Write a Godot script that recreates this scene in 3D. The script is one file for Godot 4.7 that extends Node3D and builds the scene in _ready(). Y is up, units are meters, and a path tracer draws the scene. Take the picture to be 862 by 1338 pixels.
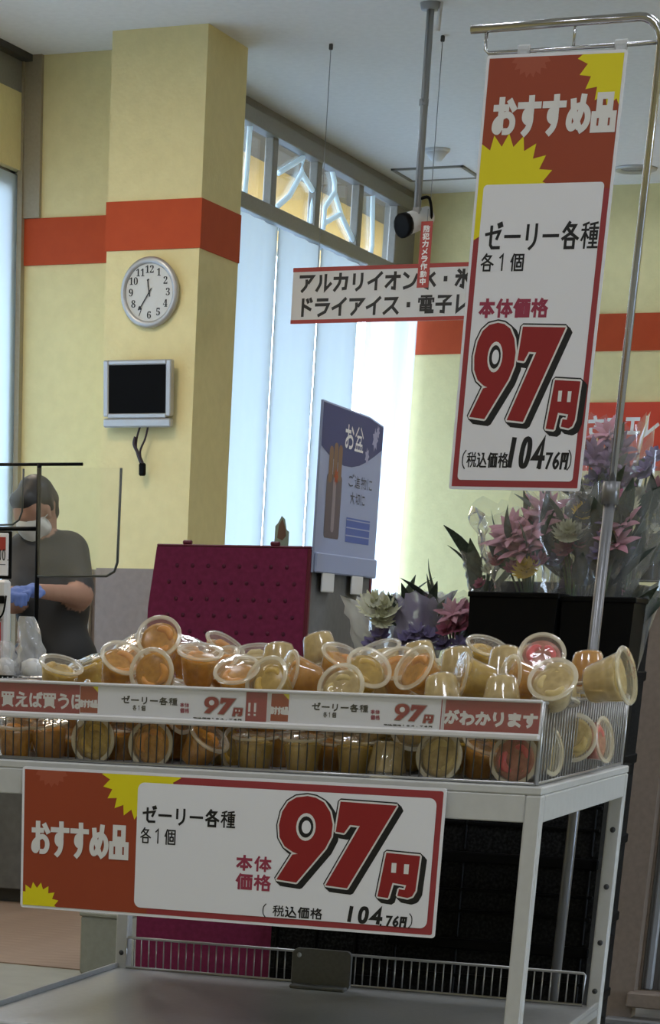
extends Node3D
# Discount jelly display in a supermarket, by the registers. Units: metres, y up.
# The photograph is an off-centre crop, so the lens is shifted (frustum camera).
const FOCAL := 2973.0
const CX := 104.0
const CY := 2030.0
const EYE := Vector3(0, 1.10, 0)
const YAW := 24.29
const PITCH := -22.22
const ROLL := 1.693
const TABLE_YAW := 2.85
const CEIL := 4.215
const Z_BACK := -19.26
const X_WIN := -6.195
const X_LEFT := -7.07
const Z_PIL := -13.833
const Z_LW := -14.25
var cam_b: Basis
var tab: Transform3D          # table frame: origin on the floor under its front right corner
var M := {}
var names := {}
var rng := RandomNumberGenerator.new()

func _ready() -> void:
	rng.seed = 7
	cam_b = Basis.from_euler(Vector3(deg_to_rad(PITCH), deg_to_rad(YAW), deg_to_rad(ROLL)))
	var cam := Camera3D.new()
	cam.name = "camera"
	cam.near = 0.1
	cam.far = 200.0
	cam.set_frustum(0.1 * 1338.0 / FOCAL, Vector2(0.1 * (431.0 - CX) / FOCAL, 0.1 * (CY - 669.0) / FOCAL), 0.1, 200.0)
	cam.transform = Transform3D(cam_b, EYE)
	add_child(cam)
	cam.current = true
	var env := Environment.new()
	env.background_mode = Environment.BG_SKY
	var sky := Sky.new()
	var sm := ProceduralSkyMaterial.new()
	sm.sky_top_color = Color(0.64, 0.77, 0.95)
	sm.sky_horizon_color = Color(0.86, 0.92, 0.98)
	sm.ground_bottom_color = Color(0.42, 0.42, 0.40)
	sm.ground_horizon_color = Color(0.60, 0.62, 0.62)
	sm.sky_energy_multiplier = 3.4
	sm.ground_energy_multiplier = 1.6
	sky.sky_material = sm
	env.sky = sky
	env.tonemap_mode = Environment.TONE_MAPPER_LINEAR
	env.tonemap_exposure = 1.2
	env.sdfgi_enabled = true
	env.ssao_enabled = true
	env.ssil_enabled = true
	var we := WorldEnvironment.new()
	we.name = "surroundings"
	we.environment = env
	add_child(we)
	tab = Transform3D(Basis(Vector3.UP, deg_to_rad(TABLE_YAW)), Vector3(-1.108, 0, -4.479))
	materials()
	room()
	ceiling_things()
	table()
	signs()
	wall_things()
	behind_table()
	register()
	jellies()
	flowers()
	person()

# ---------- pixel to place ----------
func ray(px: float, py: float) -> Vector3:
	return cam_b * Vector3((px - CX) / FOCAL, -(py - CY) / FOCAL, -1.0)
func wz(px: float, py: float, z: float) -> Vector3:
	var d := ray(px, py)
	return EYE + d * (z / d.z)
func wx(px: float, py: float, x: float) -> Vector3:
	var d := ray(px, py)
	return EYE + d * (x / d.x)
func wy(px: float, py: float, y: float) -> Vector3:
	var d := ray(px, py)
	return EYE + d * ((y - EYE.y) / d.y)
func uv(fr: Transform3D, px: float, py: float) -> Vector2:      # where a pixel's ray meets the plane z = 0 of a frame
	var d := ray(px, py)
	var n := fr.basis.z
	var p := EYE + d * (n.dot(fr.origin - EYE) / n.dot(d))
	var l := fr.affine_inverse() * p
	return Vector2(l.x, l.y)
func tl(px: float, py: float, z: float) -> Vector3:             # table coordinates at depth z
	var fr := tab
	fr.origin = tab * Vector3(0, 0, z)
	var q := uv(fr, px, py)
	return Vector3(q.x, q.y, z)
func rect(fr: Transform3D, x0: float, y0: float, x1: float, y1: float) -> Rect2:   # plane rectangle from top left and bottom right pixels
	var a := uv(fr, x0, y0)
	var b := uv(fr, x1, y1)
	return Rect2(a.x, b.y, b.x - a.x, a.y - b.y)

# ---------- nodes ----------
func numbered(called: String) -> String:
	if not names.has(called):
		names[called] = 0
		return called
	names[called] += 1
	return "%s_%03d" % [called, names[called]]
func thing(called: String, label: String, category: String, at := Transform3D.IDENTITY, group := "") -> Node3D:
	var o := Node3D.new()
	o.name = numbered(called)
	o.transform = at
	o.set_meta("label", label)
	o.set_meta("category", category)
	if group != "":
		o.set_meta("group", group)
	add_child(o)
	return o
func part(parent: Node, called: String, mesh, m: Material, label := "") -> MeshInstance3D:
	var o := MeshInstance3D.new()
	o.name = called
	o.mesh = mesh.commit() if mesh is SurfaceTool else mesh
	o.material_override = m
	if label != "":
		o.set_meta("label", label)
	parent.add_child(o, true)
	return o
func struct(called: String, mesh, m: Material) -> MeshInstance3D:
	var o := MeshInstance3D.new()
	o.name = called
	o.mesh = mesh.commit() if mesh is SurfaceTool else mesh
	o.material_override = m
	o.set_meta("kind", "structure")
	add_child(o, true)
	return o
func at(x: float, y: float, z: float, yaw := 0.0) -> Transform3D:
	return Transform3D(Basis(Vector3.UP, yaw), Vector3(x, y, z))

# ---------- shapes ----------
func flat() -> SurfaceTool:
	var st := SurfaceTool.new()
	st.begin(Mesh.PRIMITIVE_TRIANGLES)
	st.set_smooth_group(-1)
	return st
func smooth() -> SurfaceTool:
	var st := SurfaceTool.new()
	st.begin(Mesh.PRIMITIVE_TRIANGLES)
	st.set_smooth_group(0)
	return st
func done(st: SurfaceTool) -> ArrayMesh:
	st.index()
	st.generate_normals()
	return st.commit()
func tri(st: SurfaceTool, a: Vector3, b: Vector3, c: Vector3) -> void:
	st.add_vertex(a); st.add_vertex(b); st.add_vertex(c)
func quad(st: SurfaceTool, a: Vector3, b: Vector3, c: Vector3, d: Vector3) -> void:
	tri(st, a, b, c)
	tri(st, a, c, d)
# box with chamfered edges
func bx(st: SurfaceTool, lo: Vector3, hi: Vector3, bev := 0.0, x := Transform3D.IDENTITY) -> void:
	var c := (lo + hi) / 2.0
	var h := (hi - lo) / 2.0
	bev = minf(bev, minf(h.x, minf(h.y, h.z)) * 0.9)
	for ax in 3:
		for s in [-1.0, 1.0]:
			var u := (ax + 1) % 3
			var v := (ax + 2) % 3
			var p: Array[Vector3] = []
			for k in [[-1, -1], [1, -1], [1, 1], [-1, 1]]:
				var q := Vector3.ZERO
				q[ax] = s * h[ax]
				q[u] = k[0] * (h[u] - bev)
				q[v] = k[1] * (h[v] - bev)
				p.append(x * (c + q))
			if s > 0:
				quad(st, p[0], p[3], p[2], p[1])
			else:
				quad(st, p[0], p[1], p[2], p[3])
	if bev <= 0.0:
		return
	for ax in 3:                       # edges along ax
		var u := (ax + 1) % 3
		var v := (ax + 2) % 3
		for su in [-1.0, 1.0]:
			for sv in [-1.0, 1.0]:
				var p: Array[Vector3] = []
				for k in [[0, -1], [0, 1], [1, 1], [1, -1]]:
					var q := Vector3.ZERO
					q[ax] = k[1] * (h[ax] - bev)
					q[u] = su * (h[u] - (0.0 if k[0] == 0 else bev))
					q[v] = sv * (h[v] - (bev if k[0] == 0 else 0.0))
					p.append(x * (c + q))
				if su * sv > 0:
					quad(st, p[0], p[3], p[2], p[1])
				else:
					quad(st, p[0], p[1], p[2], p[3])
	for sx in [-1.0, 1.0]:
		for sy in [-1.0, 1.0]:
			for sz in [-1.0, 1.0]:
				var s := Vector3(sx, sy, sz)
				var a := x * (c + s * Vector3(h.x, h.y - bev, h.z - bev))
				var b := x * (c + s * Vector3(h.x - bev, h.y, h.z - bev))
				var d := x * (c + s * Vector3(h.x - bev, h.y - bev, h.z))
				if sx * sy * sz > 0:
					tri(st, a, d, b)
				else:
					tri(st, a, b, d)
func box(lo: Vector3, hi: Vector3, bev := 0.0) -> ArrayMesh:
	var st := flat()
	bx(st, lo, hi, bev)
	return done(st)
# round bar through points
func tube(st: SurfaceTool, pts: Array, r, sides := 8, closed := false) -> void:
	var n := pts.size()
	var rings: Array = []
	var up := Vector3.ZERO
	for i in n:
		var a: Vector3 = pts[(i - 1 + n) % n] if (closed or i > 0) else pts[0]
		var b: Vector3 = pts[(i + 1) % n] if (closed or i < n - 1) else pts[n - 1]
		var t := (b - a).normalized()
		if up == Vector3.ZERO:
			up = Vector3.UP if absf(t.y) < 0.9 else Vector3.RIGHT
		var s := t.cross(up).normalized()
		up = s.cross(t).normalized()
		var rad: float = r[i] if r is Array else r
		var ring: Array[Vector3] = []
		for k in sides:
			var an := TAU * k / sides
			ring.append(pts[i] + (s * cos(an) + up * sin(an)) * rad)
		rings.append(ring)
	for i in (n if closed else n - 1):
		var p = rings[i]
		var q = rings[(i + 1) % n]
		for k in sides:
			var l := (k + 1) % sides
			quad(st, p[k], p[l], q[l], q[k])
	if not closed:
		for k in range(1, sides - 1):
			tri(st, rings[0][0], rings[0][k + 1], rings[0][k])
			tri(st, rings[n - 1][0], rings[n - 1][k], rings[n - 1][k + 1])
func bar(a: Vector3, b: Vector3, r: float, sides := 8) -> ArrayMesh:
	var st := flat() if sides < 6 else smooth()
	tube(st, [a, b], r, sides)
	return done(st)
func lathe(st: SurfaceTool, prof: Array, seg: int, x := Transform3D.IDENTITY) -> void:
	for i in prof.size() - 1:
		for j in seg:
			var a := TAU * j / seg
			var b := TAU * (j + 1) / seg
			var p: Vector2 = prof[i]
			var q: Vector2 = prof[i + 1]
			var p0 := x * Vector3(cos(a) * p.x, p.y, sin(a) * p.x)
			var p1 := x * Vector3(cos(b) * p.x, p.y, sin(b) * p.x)
			var q0 := x * Vector3(cos(a) * q.x, q.y, sin(a) * q.x)
			var q1 := x * Vector3(cos(b) * q.x, q.y, sin(b) * q.x)
			if p.x < 1e-6:
				tri(st, p0, q1, q0)
			elif q.x < 1e-6:
				tri(st, p0, p1, q0)
			else:
				quad(st, p0, p1, q1, q0)
func turned(prof: Array, seg := 24, x := Transform3D.IDENTITY) -> ArrayMesh:
	var st := smooth()
	lathe(st, prof, seg, x)
	return done(st)
# flat outline (x right, y up) extruded from z0 to z1
func prism(st: SurfaceTool, poly: PackedVector2Array, z0: float, z1: float, x := Transform3D.IDENTITY) -> void:
	if Geometry2D.is_polygon_clockwise(poly):
		poly.reverse()
	var ix := Geometry2D.triangulate_polygon(poly)
	for i in range(0, ix.size(), 3):
		var a := poly[ix[i]]
		var b := poly[ix[i + 1]]
		var c := poly[ix[i + 2]]
		if (b - a).cross(c - a) > 0:
			var t := b
			b = c
			c = t
		tri(st, x * Vector3(a.x, a.y, z1), x * Vector3(b.x, b.y, z1), x * Vector3(c.x, c.y, z1))
		if z1 > z0:
			tri(st, x * Vector3(a.x, a.y, z0), x * Vector3(c.x, c.y, z0), x * Vector3(b.x, b.y, z0))
	if z1 > z0:
		for i in poly.size():
			var a := poly[i]
			var b := poly[(i + 1) % poly.size()]
			quad(st, x * Vector3(a.x, a.y, z0), x * Vector3(a.x, a.y, z1), x * Vector3(b.x, b.y, z1), x * Vector3(b.x, b.y, z0))
func slab(poly: PackedVector2Array, z0: float, z1: float) -> ArrayMesh:
	var st := flat()
	prism(st, poly, z0, z1)
	return done(st)
func rounded(x0: float, y0: float, x1: float, y1: float, r: float, n := 5) -> PackedVector2Array:
	var o := PackedVector2Array()
	for c in [[x1 - r, y1 - r, 0], [x0 + r, y1 - r, 1], [x0 + r, y0 + r, 2], [x1 - r, y0 + r, 3]]:
		for k in n + 1:
			var a: float = PI / 2 * (c[2] + float(k) / n)
			o.append(Vector2(c[0] + r * cos(a), c[1] + r * sin(a)))
	return o
func pts3(v: Array) -> Array:
	return v
func curve(p: Array, n := 6) -> Array:                            # smooth line through points (2D or 3D)
	var o := []
	for i in p.size() - 1:
		var a = p[maxi(i - 1, 0)]
		var b = p[i]
		var c = p[i + 1]
		var d = p[mini(i + 2, p.size() - 1)]
		for k in n:
			o.append(b.cubic_interpolate(c, a, d, float(k) / n))
	o.append(p[-1])
	return o

# ---------- materials ----------
func mat(c: Color, rough := 0.6, metal := 0.0) -> StandardMaterial3D:
	var m := StandardMaterial3D.new()
	m.albedo_color = c
	m.roughness = rough
	m.metallic = metal
	return m
func noise_tex(freq: float, lo: Color, hi: Color, sd := 1, kind := FastNoiseLite.TYPE_SIMPLEX_SMOOTH, octaves := 4, size := 256) -> NoiseTexture2D:
	var n := FastNoiseLite.new()
	n.noise_type = kind
	n.frequency = freq
	n.seed = sd
	n.fractal_octaves = octaves
	var g := Gradient.new()
	g.set_color(0, lo)
	g.set_color(1, hi)
	var t := NoiseTexture2D.new()
	t.width = size
	t.height = size
	t.seamless = true
	t.noise = n
	t.color_ramp = g
	return t
func bump_tex(freq: float, sd := 1, strength := 4.0) -> NoiseTexture2D:
	var n := FastNoiseLite.new()
	n.frequency = freq
	n.seed = sd
	var t := NoiseTexture2D.new()
	t.width = 256
	t.height = 256
	t.seamless = true
	t.as_normal_map = true
	t.bump_strength = strength
	t.noise = n
	return t
func grained(c: Color, rough: float, spread: float, scale: float, tex_freq := 0.03, sd := 1, metal := 0.0) -> StandardMaterial3D:
	var m := mat(Color.WHITE, rough, metal)
	var lo := c.darkened(spread)
	var hi := c.lightened(spread * 0.6)
	m.albedo_texture = noise_tex(tex_freq, lo, hi, sd)
	m.uv1_triplanar = true
	m.uv1_world_triplanar = true
	m.uv1_scale = Vector3.ONE * scale
	return m
func clear(c: Color, alpha: float, rough := 0.08) -> StandardMaterial3D:
	var m := mat(Color(c.r, c.g, c.b, alpha), rough)
	m.transparency = BaseMaterial3D.TRANSPARENCY_ALPHA
	return m
func materials() -> void:
	var nm := bump_tex(0.08, 3, 2.0)
	M.wall = grained(Color(0.90, 0.85, 0.63), 0.85, 0.03, 1.6, 0.02, 11)
	M.wall.normal_enabled = true
	M.wall.normal_texture = nm
	M.wall.normal_scale = 0.25
	M.orange = grained(Color(0.73, 0.27, 0.08), 0.75, 0.03, 1.5, 0.02, 12)
	M.wains = grained(Color(0.53, 0.48, 0.45), 0.6, 0.05, 2.0, 0.03, 13)
	M.ceil = grained(Color(0.90, 0.90, 0.90), 0.9, 0.03, 1.2, 0.05, 14)
	M.floor = grained(Color(0.62, 0.62, 0.57), 0.35, 0.06, 1.0, 0.03, 15)
	M.wood_floor = mat(Color.WHITE, 0.4)
	M.wood_floor.albedo_texture = noise_tex(0.02, Color(0.52, 0.43, 0.36), Color(0.64, 0.55, 0.47), 16)
	M.wood_floor.uv1_triplanar = true
	M.wood_floor.uv1_world_triplanar = true
	M.wood_floor.uv1_scale = Vector3(1.0, 1.0, 14.0)
	M.frame = grained(Color(0.55, 0.54, 0.51), 0.45, 0.04, 3.0, 0.05, 17, 0.2)
	M.trim = grained(Color(0.62, 0.58, 0.49), 0.6, 0.04, 3.0, 0.05, 18)
	M.glass = clear(Color(0.55, 0.6, 0.6), 0.05, 0.02)
	M.glass_dark = clear(Color(0.55, 0.65, 0.75), 0.35, 0.05)
	M.blind = mat(Color(0.78, 0.85, 0.90), 0.9)
	M.blind.backlight = Color(0.63, 0.655, 0.65)
	M.blind.backlight_enabled = true
	M.blind_white = mat(Color(0.93, 0.95, 0.95), 0.9)
	M.blind_white.backlight = Color(0.98, 1.0, 1.0)
	M.blind_white.backlight_enabled = true
	M.asphalt = grained(Color(0.32, 0.32, 0.31), 0.9, 0.1, 0.6, 0.05, 19)
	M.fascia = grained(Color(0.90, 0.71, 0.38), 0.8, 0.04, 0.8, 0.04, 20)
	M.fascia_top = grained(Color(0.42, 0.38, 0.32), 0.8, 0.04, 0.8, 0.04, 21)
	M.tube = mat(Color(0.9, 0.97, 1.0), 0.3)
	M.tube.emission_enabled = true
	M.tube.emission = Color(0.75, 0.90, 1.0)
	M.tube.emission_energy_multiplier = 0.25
	M.steel = grained(Color(0.66, 0.67, 0.68), 0.3, 0.05, 5.0, 0.05, 22, 0.9)
	M.white_metal = grained(Color(0.78, 0.78, 0.77), 0.42, 0.03, 3.0, 0.04, 23)
	M.shelf = grained(Color(0.66, 0.66, 0.65), 0.32, 0.05, 4.0, 0.04, 24, 0.1)
	M.wire = mat(Color(0.70, 0.70, 0.70), 0.3, 0.85)
	M.black = mat(Color(0.02, 0.02, 0.022), 0.5)
	M.black.metallic_specular = 0.25
	M.black_grain = grained(Color(0.016, 0.016, 0.018), 0.6, 0.3, 6.0, 0.06, 25)
	M.black_grain.metallic_specular = 0.2
	M.paper = mat(Color(0.92, 0.92, 0.94), 0.6)
	M.ink_black = mat(Color(0.06, 0.06, 0.07), 0.5)
	M.ink_white = mat(Color(0.90, 0.89, 0.88), 0.5)
	M.ink_red = mat(Color(0.61, 0.25, 0.13), 0.5)
	M.ink_red_light = mat(Color(0.66, 0.32, 0.22), 0.5)
	M.ink_deep = mat(Color(0.57, 0.10, 0.11), 0.5)
	M.ink_maroon = mat(Color(0.61, 0.21, 0.23), 0.5)
	M.ink_yellow = mat(Color(0.91, 0.85, 0.06), 0.5)
	M.ink_rose = mat(Color(0.60, 0.20, 0.30), 0.5)
	M.rail = mat(Color(0.86, 0.85, 0.85), 0.25)
	M.magenta = grained(Color(0.49, 0.05, 0.27), 0.7, 0.10, 4.0, 0.05, 26)
	M.magenta_dot = mat(Color(0.36, 0.05, 0.20), 0.6)
	M.magenta_edge = mat(Color(0.40, 0.08, 0.17), 0.5)
	M.grey_panel = grained(Color(0.44, 0.44, 0.44), 0.6, 0.05, 3.0, 0.04, 27)
	M.plastic_white = mat(Color(0.85, 0.85, 0.85), 0.35)
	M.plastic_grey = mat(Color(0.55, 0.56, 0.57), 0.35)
	M.beige = grained(Color(0.52, 0.46, 0.41), 0.6, 0.06, 3.0, 0.05, 28)
	M.dark_grey = mat(Color(0.22, 0.22, 0.22), 0.5)
	M.screen = mat(Color(0.03, 0.03, 0.032), 0.6)
	M.screen.metallic_specular = 0.2
	M.silver = mat(Color(0.72, 0.72, 0.72), 0.35, 0.5)
	M.dark_grey_p = grained(Color(0.42, 0.42, 0.41), 0.5, 0.06, 6.0, 0.05, 29)
	M.smoky = clear(Color(0.44, 0.40, 0.37), 0.5, 0.15)
	M.pole = mat(Color(0.50, 0.50, 0.51), 0.35, 0.7)
	M.chrome = mat(Color(0.75, 0.75, 0.76), 0.16, 1.0)
	M.clip = mat(Color(0.78, 0.79, 0.80), 0.25)
	M.sign_red = mat(Color(0.66, 0.22, 0.20), 0.5)
	M.sign_orange = mat(Color(0.80, 0.25, 0.14), 0.5)
	M.dial = mat(Color(0.80, 0.80, 0.78), 0.4)
	M.cable = mat(Color(0.16, 0.10, 0.14), 0.5)
	M.poster = mat(Color(0.60, 0.64, 0.76), 0.5)
	M.poster_blue = mat(Color(0.16, 0.22, 0.44), 0.5)
	M.poster_blue_mid = mat(Color(0.28, 0.38, 0.66), 0.5)
	M.poster_grey = mat(Color(0.62, 0.62, 0.74), 0.5)
	M.photo_dark = mat(Color(0.36, 0.32, 0.36), 0.5)
	M.photo_light = mat(Color(0.55, 0.50, 0.52), 0.5)
	M.photo_brown = mat(Color(0.48, 0.36, 0.28), 0.5)
	M.ink_grey = mat(Color(0.28, 0.30, 0.36), 0.5)
	M.tag_green = mat(Color(0.60, 0.66, 0.58), 0.5)
	M.counter = grained(Color(0.42, 0.43, 0.44), 0.35, 0.08, 2.0, 0.03, 30, 0.3)
	M.acrylic = clear(Color(0.8, 0.82, 0.80), 0.03, 0.04)
	M.sheet_edge = mat(Color(0.25, 0.27, 0.26), 0.3)
	M.red_box = mat(Color(0.72, 0.12, 0.10), 0.5)
	M.bag = clear(Color(0.88, 0.89, 0.90), 0.28, 0.15)
	M.step = grained(Color(0.58, 0.58, 0.53), 0.6, 0.05, 3.0, 0.04, 33)
	M.cupboard = grained(Color(0.66, 0.60, 0.52), 0.6, 0.05, 3.0, 0.04, 32)
	M.hair = mat(Color(0.12, 0.12, 0.12), 0.5)
	M.mask = mat(Color(0.80, 0.80, 0.78), 0.8)
	M.shirt = mat(Color(0.22, 0.22, 0.22), 0.8)
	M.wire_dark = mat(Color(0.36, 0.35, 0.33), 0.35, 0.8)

# ---------- the room ----------
func fill_lamp(x: float, z: float, w: float, d: float, energy: float, tint := Color(0.94, 0.96, 1.0)) -> void:      # unseen ceiling panel added as fill light, with its own light
	var t := thing("added_panel_light", "flat white square ceiling panel added out of view as fill light", "ceiling light", at(x, CEIL - 0.02, z), "added fill light panels")
	var f := flat()
	for s in [[-1, 0], [1, 0], [0, -1], [0, 1]]:
		var lo := Vector3(-w / 2 - 0.03, -0.03, -d / 2 - 0.03)
		var hi := Vector3(w / 2 + 0.03, 0.02, d / 2 + 0.03)
		if s[0] != 0:
			lo.x = s[0] * (w / 2 + 0.015) - 0.015
			hi.x = s[0] * (w / 2 + 0.015) + 0.015
		else:
			lo.z = s[1] * (d / 2 + 0.015) - 0.015
			hi.z = s[1] * (d / 2 + 0.015) + 0.015
		bx(f, lo, hi, 0.003)
	part(t, "frame", done(f), M.plastic_white)
	var gl := mat(Color(0.9, 0.9, 0.9), 0.6)
	gl.emission_enabled = true
	gl.emission = tint
	gl.emission_energy_multiplier = 0.8
	part(t, "diffuser", box(Vector3(-w / 2, -0.01, -d / 2), Vector3(w / 2, 0.01, d / 2)), gl)
	var l := AreaLight3D.new()
	l.name = "fill_glow"
	l.area_size = Vector2(w, d)
	l.light_energy = energy
	l.light_color = tint
	l.area_range = 40.0
	l.shadow_enabled = true
	l.transform = Transform3D(Basis(Vector3.RIGHT, -PI / 2), Vector3(0, -0.04, 0))
	t.add_child(l)

func wall_box(called: String, lo: Vector3, hi: Vector3, m: Material) -> MeshInstance3D:
	return struct(called, box(lo, hi), m)

func slab2(v: Array, y0: float, y1: float) -> ArrayMesh:        # flat slab over a plan outline given as x, z
	var p := PackedVector2Array()
	for q in v:
		p.append(Vector2(q[0], -q[1]))
	var st := flat()
	prism(st, p, y0, y1, Transform3D(Basis(Vector3.RIGHT, -PI / 2), Vector3.ZERO))
	return done(st)
func room() -> void:
	var b0 := 3.12        # orange band
	var b1 := 3.37
	var wa := 1.42        # top of the grey wainscot
	# floor, ceiling, ground outside
	wall_box("floor", Vector3(X_LEFT - 0.2, -0.2, Z_BACK - 0.3), Vector3(5.3, 0, 4.3), M.floor)
	struct("floor_walkway", box(Vector3(X_LEFT, 0, -12.6), Vector3(-2.6, 0.004, -7.25)), M.wood_floor)
	struct("ground_outside", box(Vector3(-60, -0.6, -60), Vector3(60, -0.25, 60)), M.asphalt)
	struct("ceiling", slab2([[X_LEFT - 0.25, 4.3], [5.3, 4.3], [5.3, Z_BACK - 0.25], [X_WIN - 0.2, Z_BACK - 0.25], [X_WIN - 0.2, -14.44], [X_LEFT - 0.25, -14.44]], CEIL, CEIL + 0.25), M.ceil)
	# back wall
	wall_box("wall_back", Vector3(X_WIN - 0.2, 0, Z_BACK - 0.25), Vector3(5.3, CEIL, Z_BACK), M.wall)
	wall_box("trim_1", Vector3(X_WIN, b0, Z_BACK), Vector3(5.0, b1, Z_BACK + 0.012), M.orange)
	wall_box("baseboard_back", Vector3(X_WIN, 0, Z_BACK), Vector3(5.0, 0.12, Z_BACK + 0.012), M.wains)
	# wall left of the pillar, and the pillar
	wall_box("wall_left_return", Vector3(X_LEFT - 0.1, 0, Z_LW - 0.19), Vector3(-6.30, CEIL, Z_LW), M.wall)
	wall_box("trim_3", Vector3(X_LEFT, b0, Z_LW), Vector3(-6.317, b1, Z_LW + 0.012), M.orange)
	wall_box("trim_4", Vector3(X_LEFT, 0, Z_LW), Vector3(-6.317, wa, Z_LW + 0.012), M.wains)
	wall_box("wall_pillar", Vector3(-6.317, 0, -14.446), Vector3(-5.731, CEIL, Z_PIL), M.wall)
	wall_box("trim_5", Vector3(-6.325, b0, -14.448), Vector3(-5.724, b1, Z_PIL + 0.007), M.orange)
	wall_box("trim_6", Vector3(-6.325, 0, -14.448), Vector3(-5.724, wa, Z_PIL + 0.007), M.wains)
	# window wall beyond the pillar: sill wall, transom band, end pier
	wall_box("wall_window_sill", Vector3(X_WIN - 0.2, 0, Z_BACK), Vector3(X_WIN, 0.35, -14.43), M.wall)
	wall_box("wall_window_lintel", Vector3(X_WIN - 0.2, 4.16, Z_BACK), Vector3(X_WIN, CEIL, -14.43), M.frame)
	var zs := [-14.45, -15.35, -16.165, -17.03, -17.93, -18.82]
	var f := flat()
	for z in zs:
		bx(f, Vector3(X_WIN - 0.05, 0.35, z - 0.045), Vector3(X_WIN + 0.012, 4.16, z + 0.045), 0.006)
	bx(f, Vector3(X_WIN - 0.05, 4.07, Z_BACK), Vector3(X_WIN + 0.04, 4.16, -14.45), 0.006)
	bx(f, Vector3(X_WIN - 0.05, 3.58, Z_BACK), Vector3(X_WIN + 0.06, 3.67, -14.45), 0.006)
	bx(f, Vector3(X_WIN - 0.10, 0.35, Z_BACK), Vector3(X_WIN + 0.05, 0.42, -14.45), 0.006)
	bx(f, Vector3(X_WIN - 0.12, 3.58, Z_BACK), Vector3(X_WIN + 0.005, 4.16, -18.87), 0.0)
	var w1 := struct("window_1", done(f), M.frame)
	for i in 5:
		var zl: float = zs[i + 1] + 0.05
		var zh: float = zs[i] - 0.05
		part(w1, "transom_pane", box(Vector3(X_WIN - 0.045, 3.67, zl), Vector3(X_WIN - 0.037, 4.07, zh)), M.glass)
		part(w1, "pane", box(Vector3(X_WIN - 0.045, 0.42, zl), Vector3(X_WIN - 0.037, 3.58, zh)), M.glass)
	part(w1, "pane", box(Vector3(X_WIN - 0.045, 0.42, Z_BACK), Vector3(X_WIN - 0.037, 3.58, -18.87)), M.glass)
	# blinds: one per bay, hanging on the room side of the glass
	for i in 4:
		var st := smooth()
		var za: float = zs[i] + 0.01
		var zb: float = zs[i + 1] + 0.02
		var n := 12
		for k in n:
			var p: Array[Vector3] = []
			for e in [k, k + 1]:
				var z := lerpf(za, zb, float(e) / n)
				p.append(Vector3(X_WIN + 0.055 + 0.008 * sin(e * 1.7 + i), 0, z))
			quad(st, p[0] + Vector3(0, 0.45, 0), p[0] + Vector3(0, 3.56, 0), p[1] + Vector3(0, 3.56, 0), p[1] + Vector3(0, 0.45, 0))
		var t := thing("window_blind", ["pale blue fabric blind in the tall window bay half hidden by the pillar", "pale blue fabric blind in the second tall window bay from the pillar", "pale blue fabric blind in the third tall window bay from the pillar", "pale blue fabric blind in the tall window bay next to the white curtain"][i], "blind", Transform3D.IDENTITY, "blinds in the tall window")
		part(t, "fabric", done(st), M.blind)
		part(t, "bottom_bar", box(Vector3(X_WIN + 0.04, 0.43, minf(za, zb)), Vector3(X_WIN + 0.07, 0.455, maxf(za, zb)), 0.004), M.plastic_white)
	# gathered white curtain at the far end of the window wall
	var cst := smooth()
	for k in 40:
		var p: Array[Vector3] = []
		for e in [k, k + 1]:
			p.append(Vector3(X_WIN + 0.09 + 0.03 * sin(e * 1.1), 0, lerpf(-17.98, -19.22, e / 40.0)))
		quad(cst, p[0] + Vector3(0, 0.1, 0), p[0] + Vector3(0, 3.55, 0), p[1] + Vector3(0, 3.55, 0), p[1] + Vector3(0, 0.1, 0))
	var cu := thing("curtain", "gathered white curtain hanging at the corner of the tall window", "curtain")
	part(cu, "cloth", done(cst), M.blind_white)
	part(cu, "curtain_rail", bar(Vector3(X_WIN + 0.09, 3.56, -17.95), Vector3(X_WIN + 0.09, 3.56, -19.24), 0.012), M.plastic_white)
	# canopy outside: its soffit and the back of its fascia show through the transom panes
	var fa := thing("canopy", "yellow fascia board and grey soffit of the canopy outside the transom windows", "canopy", at(-8.6, 0, -16.5))
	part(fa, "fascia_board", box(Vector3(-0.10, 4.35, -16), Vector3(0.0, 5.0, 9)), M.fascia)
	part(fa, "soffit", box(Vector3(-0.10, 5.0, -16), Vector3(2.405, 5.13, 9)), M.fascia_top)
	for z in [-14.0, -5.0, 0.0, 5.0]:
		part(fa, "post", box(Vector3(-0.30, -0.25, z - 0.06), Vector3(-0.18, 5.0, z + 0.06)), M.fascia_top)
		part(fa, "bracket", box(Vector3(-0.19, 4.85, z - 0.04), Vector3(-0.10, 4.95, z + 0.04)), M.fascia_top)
	wall_box("wall_window_parapet", Vector3(X_WIN - 0.2, CEIL, Z_BACK), Vector3(X_WIN, 5.13, -14.43), M.frame)
	# white stick shapes fixed inside the transom panes
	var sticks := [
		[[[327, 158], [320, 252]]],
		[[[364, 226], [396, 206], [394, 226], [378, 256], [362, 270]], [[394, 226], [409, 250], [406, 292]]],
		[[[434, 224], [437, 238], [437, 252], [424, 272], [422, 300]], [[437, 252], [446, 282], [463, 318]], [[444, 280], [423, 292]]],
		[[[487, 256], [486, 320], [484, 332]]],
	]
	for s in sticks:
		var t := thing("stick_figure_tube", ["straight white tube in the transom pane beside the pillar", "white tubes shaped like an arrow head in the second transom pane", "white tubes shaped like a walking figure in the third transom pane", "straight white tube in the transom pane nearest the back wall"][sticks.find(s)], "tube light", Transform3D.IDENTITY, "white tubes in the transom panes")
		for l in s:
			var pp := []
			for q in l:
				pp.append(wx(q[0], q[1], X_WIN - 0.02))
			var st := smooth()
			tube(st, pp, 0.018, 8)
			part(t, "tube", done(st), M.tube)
	# left wall with its window
	var lz0 := Z_LW
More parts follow.
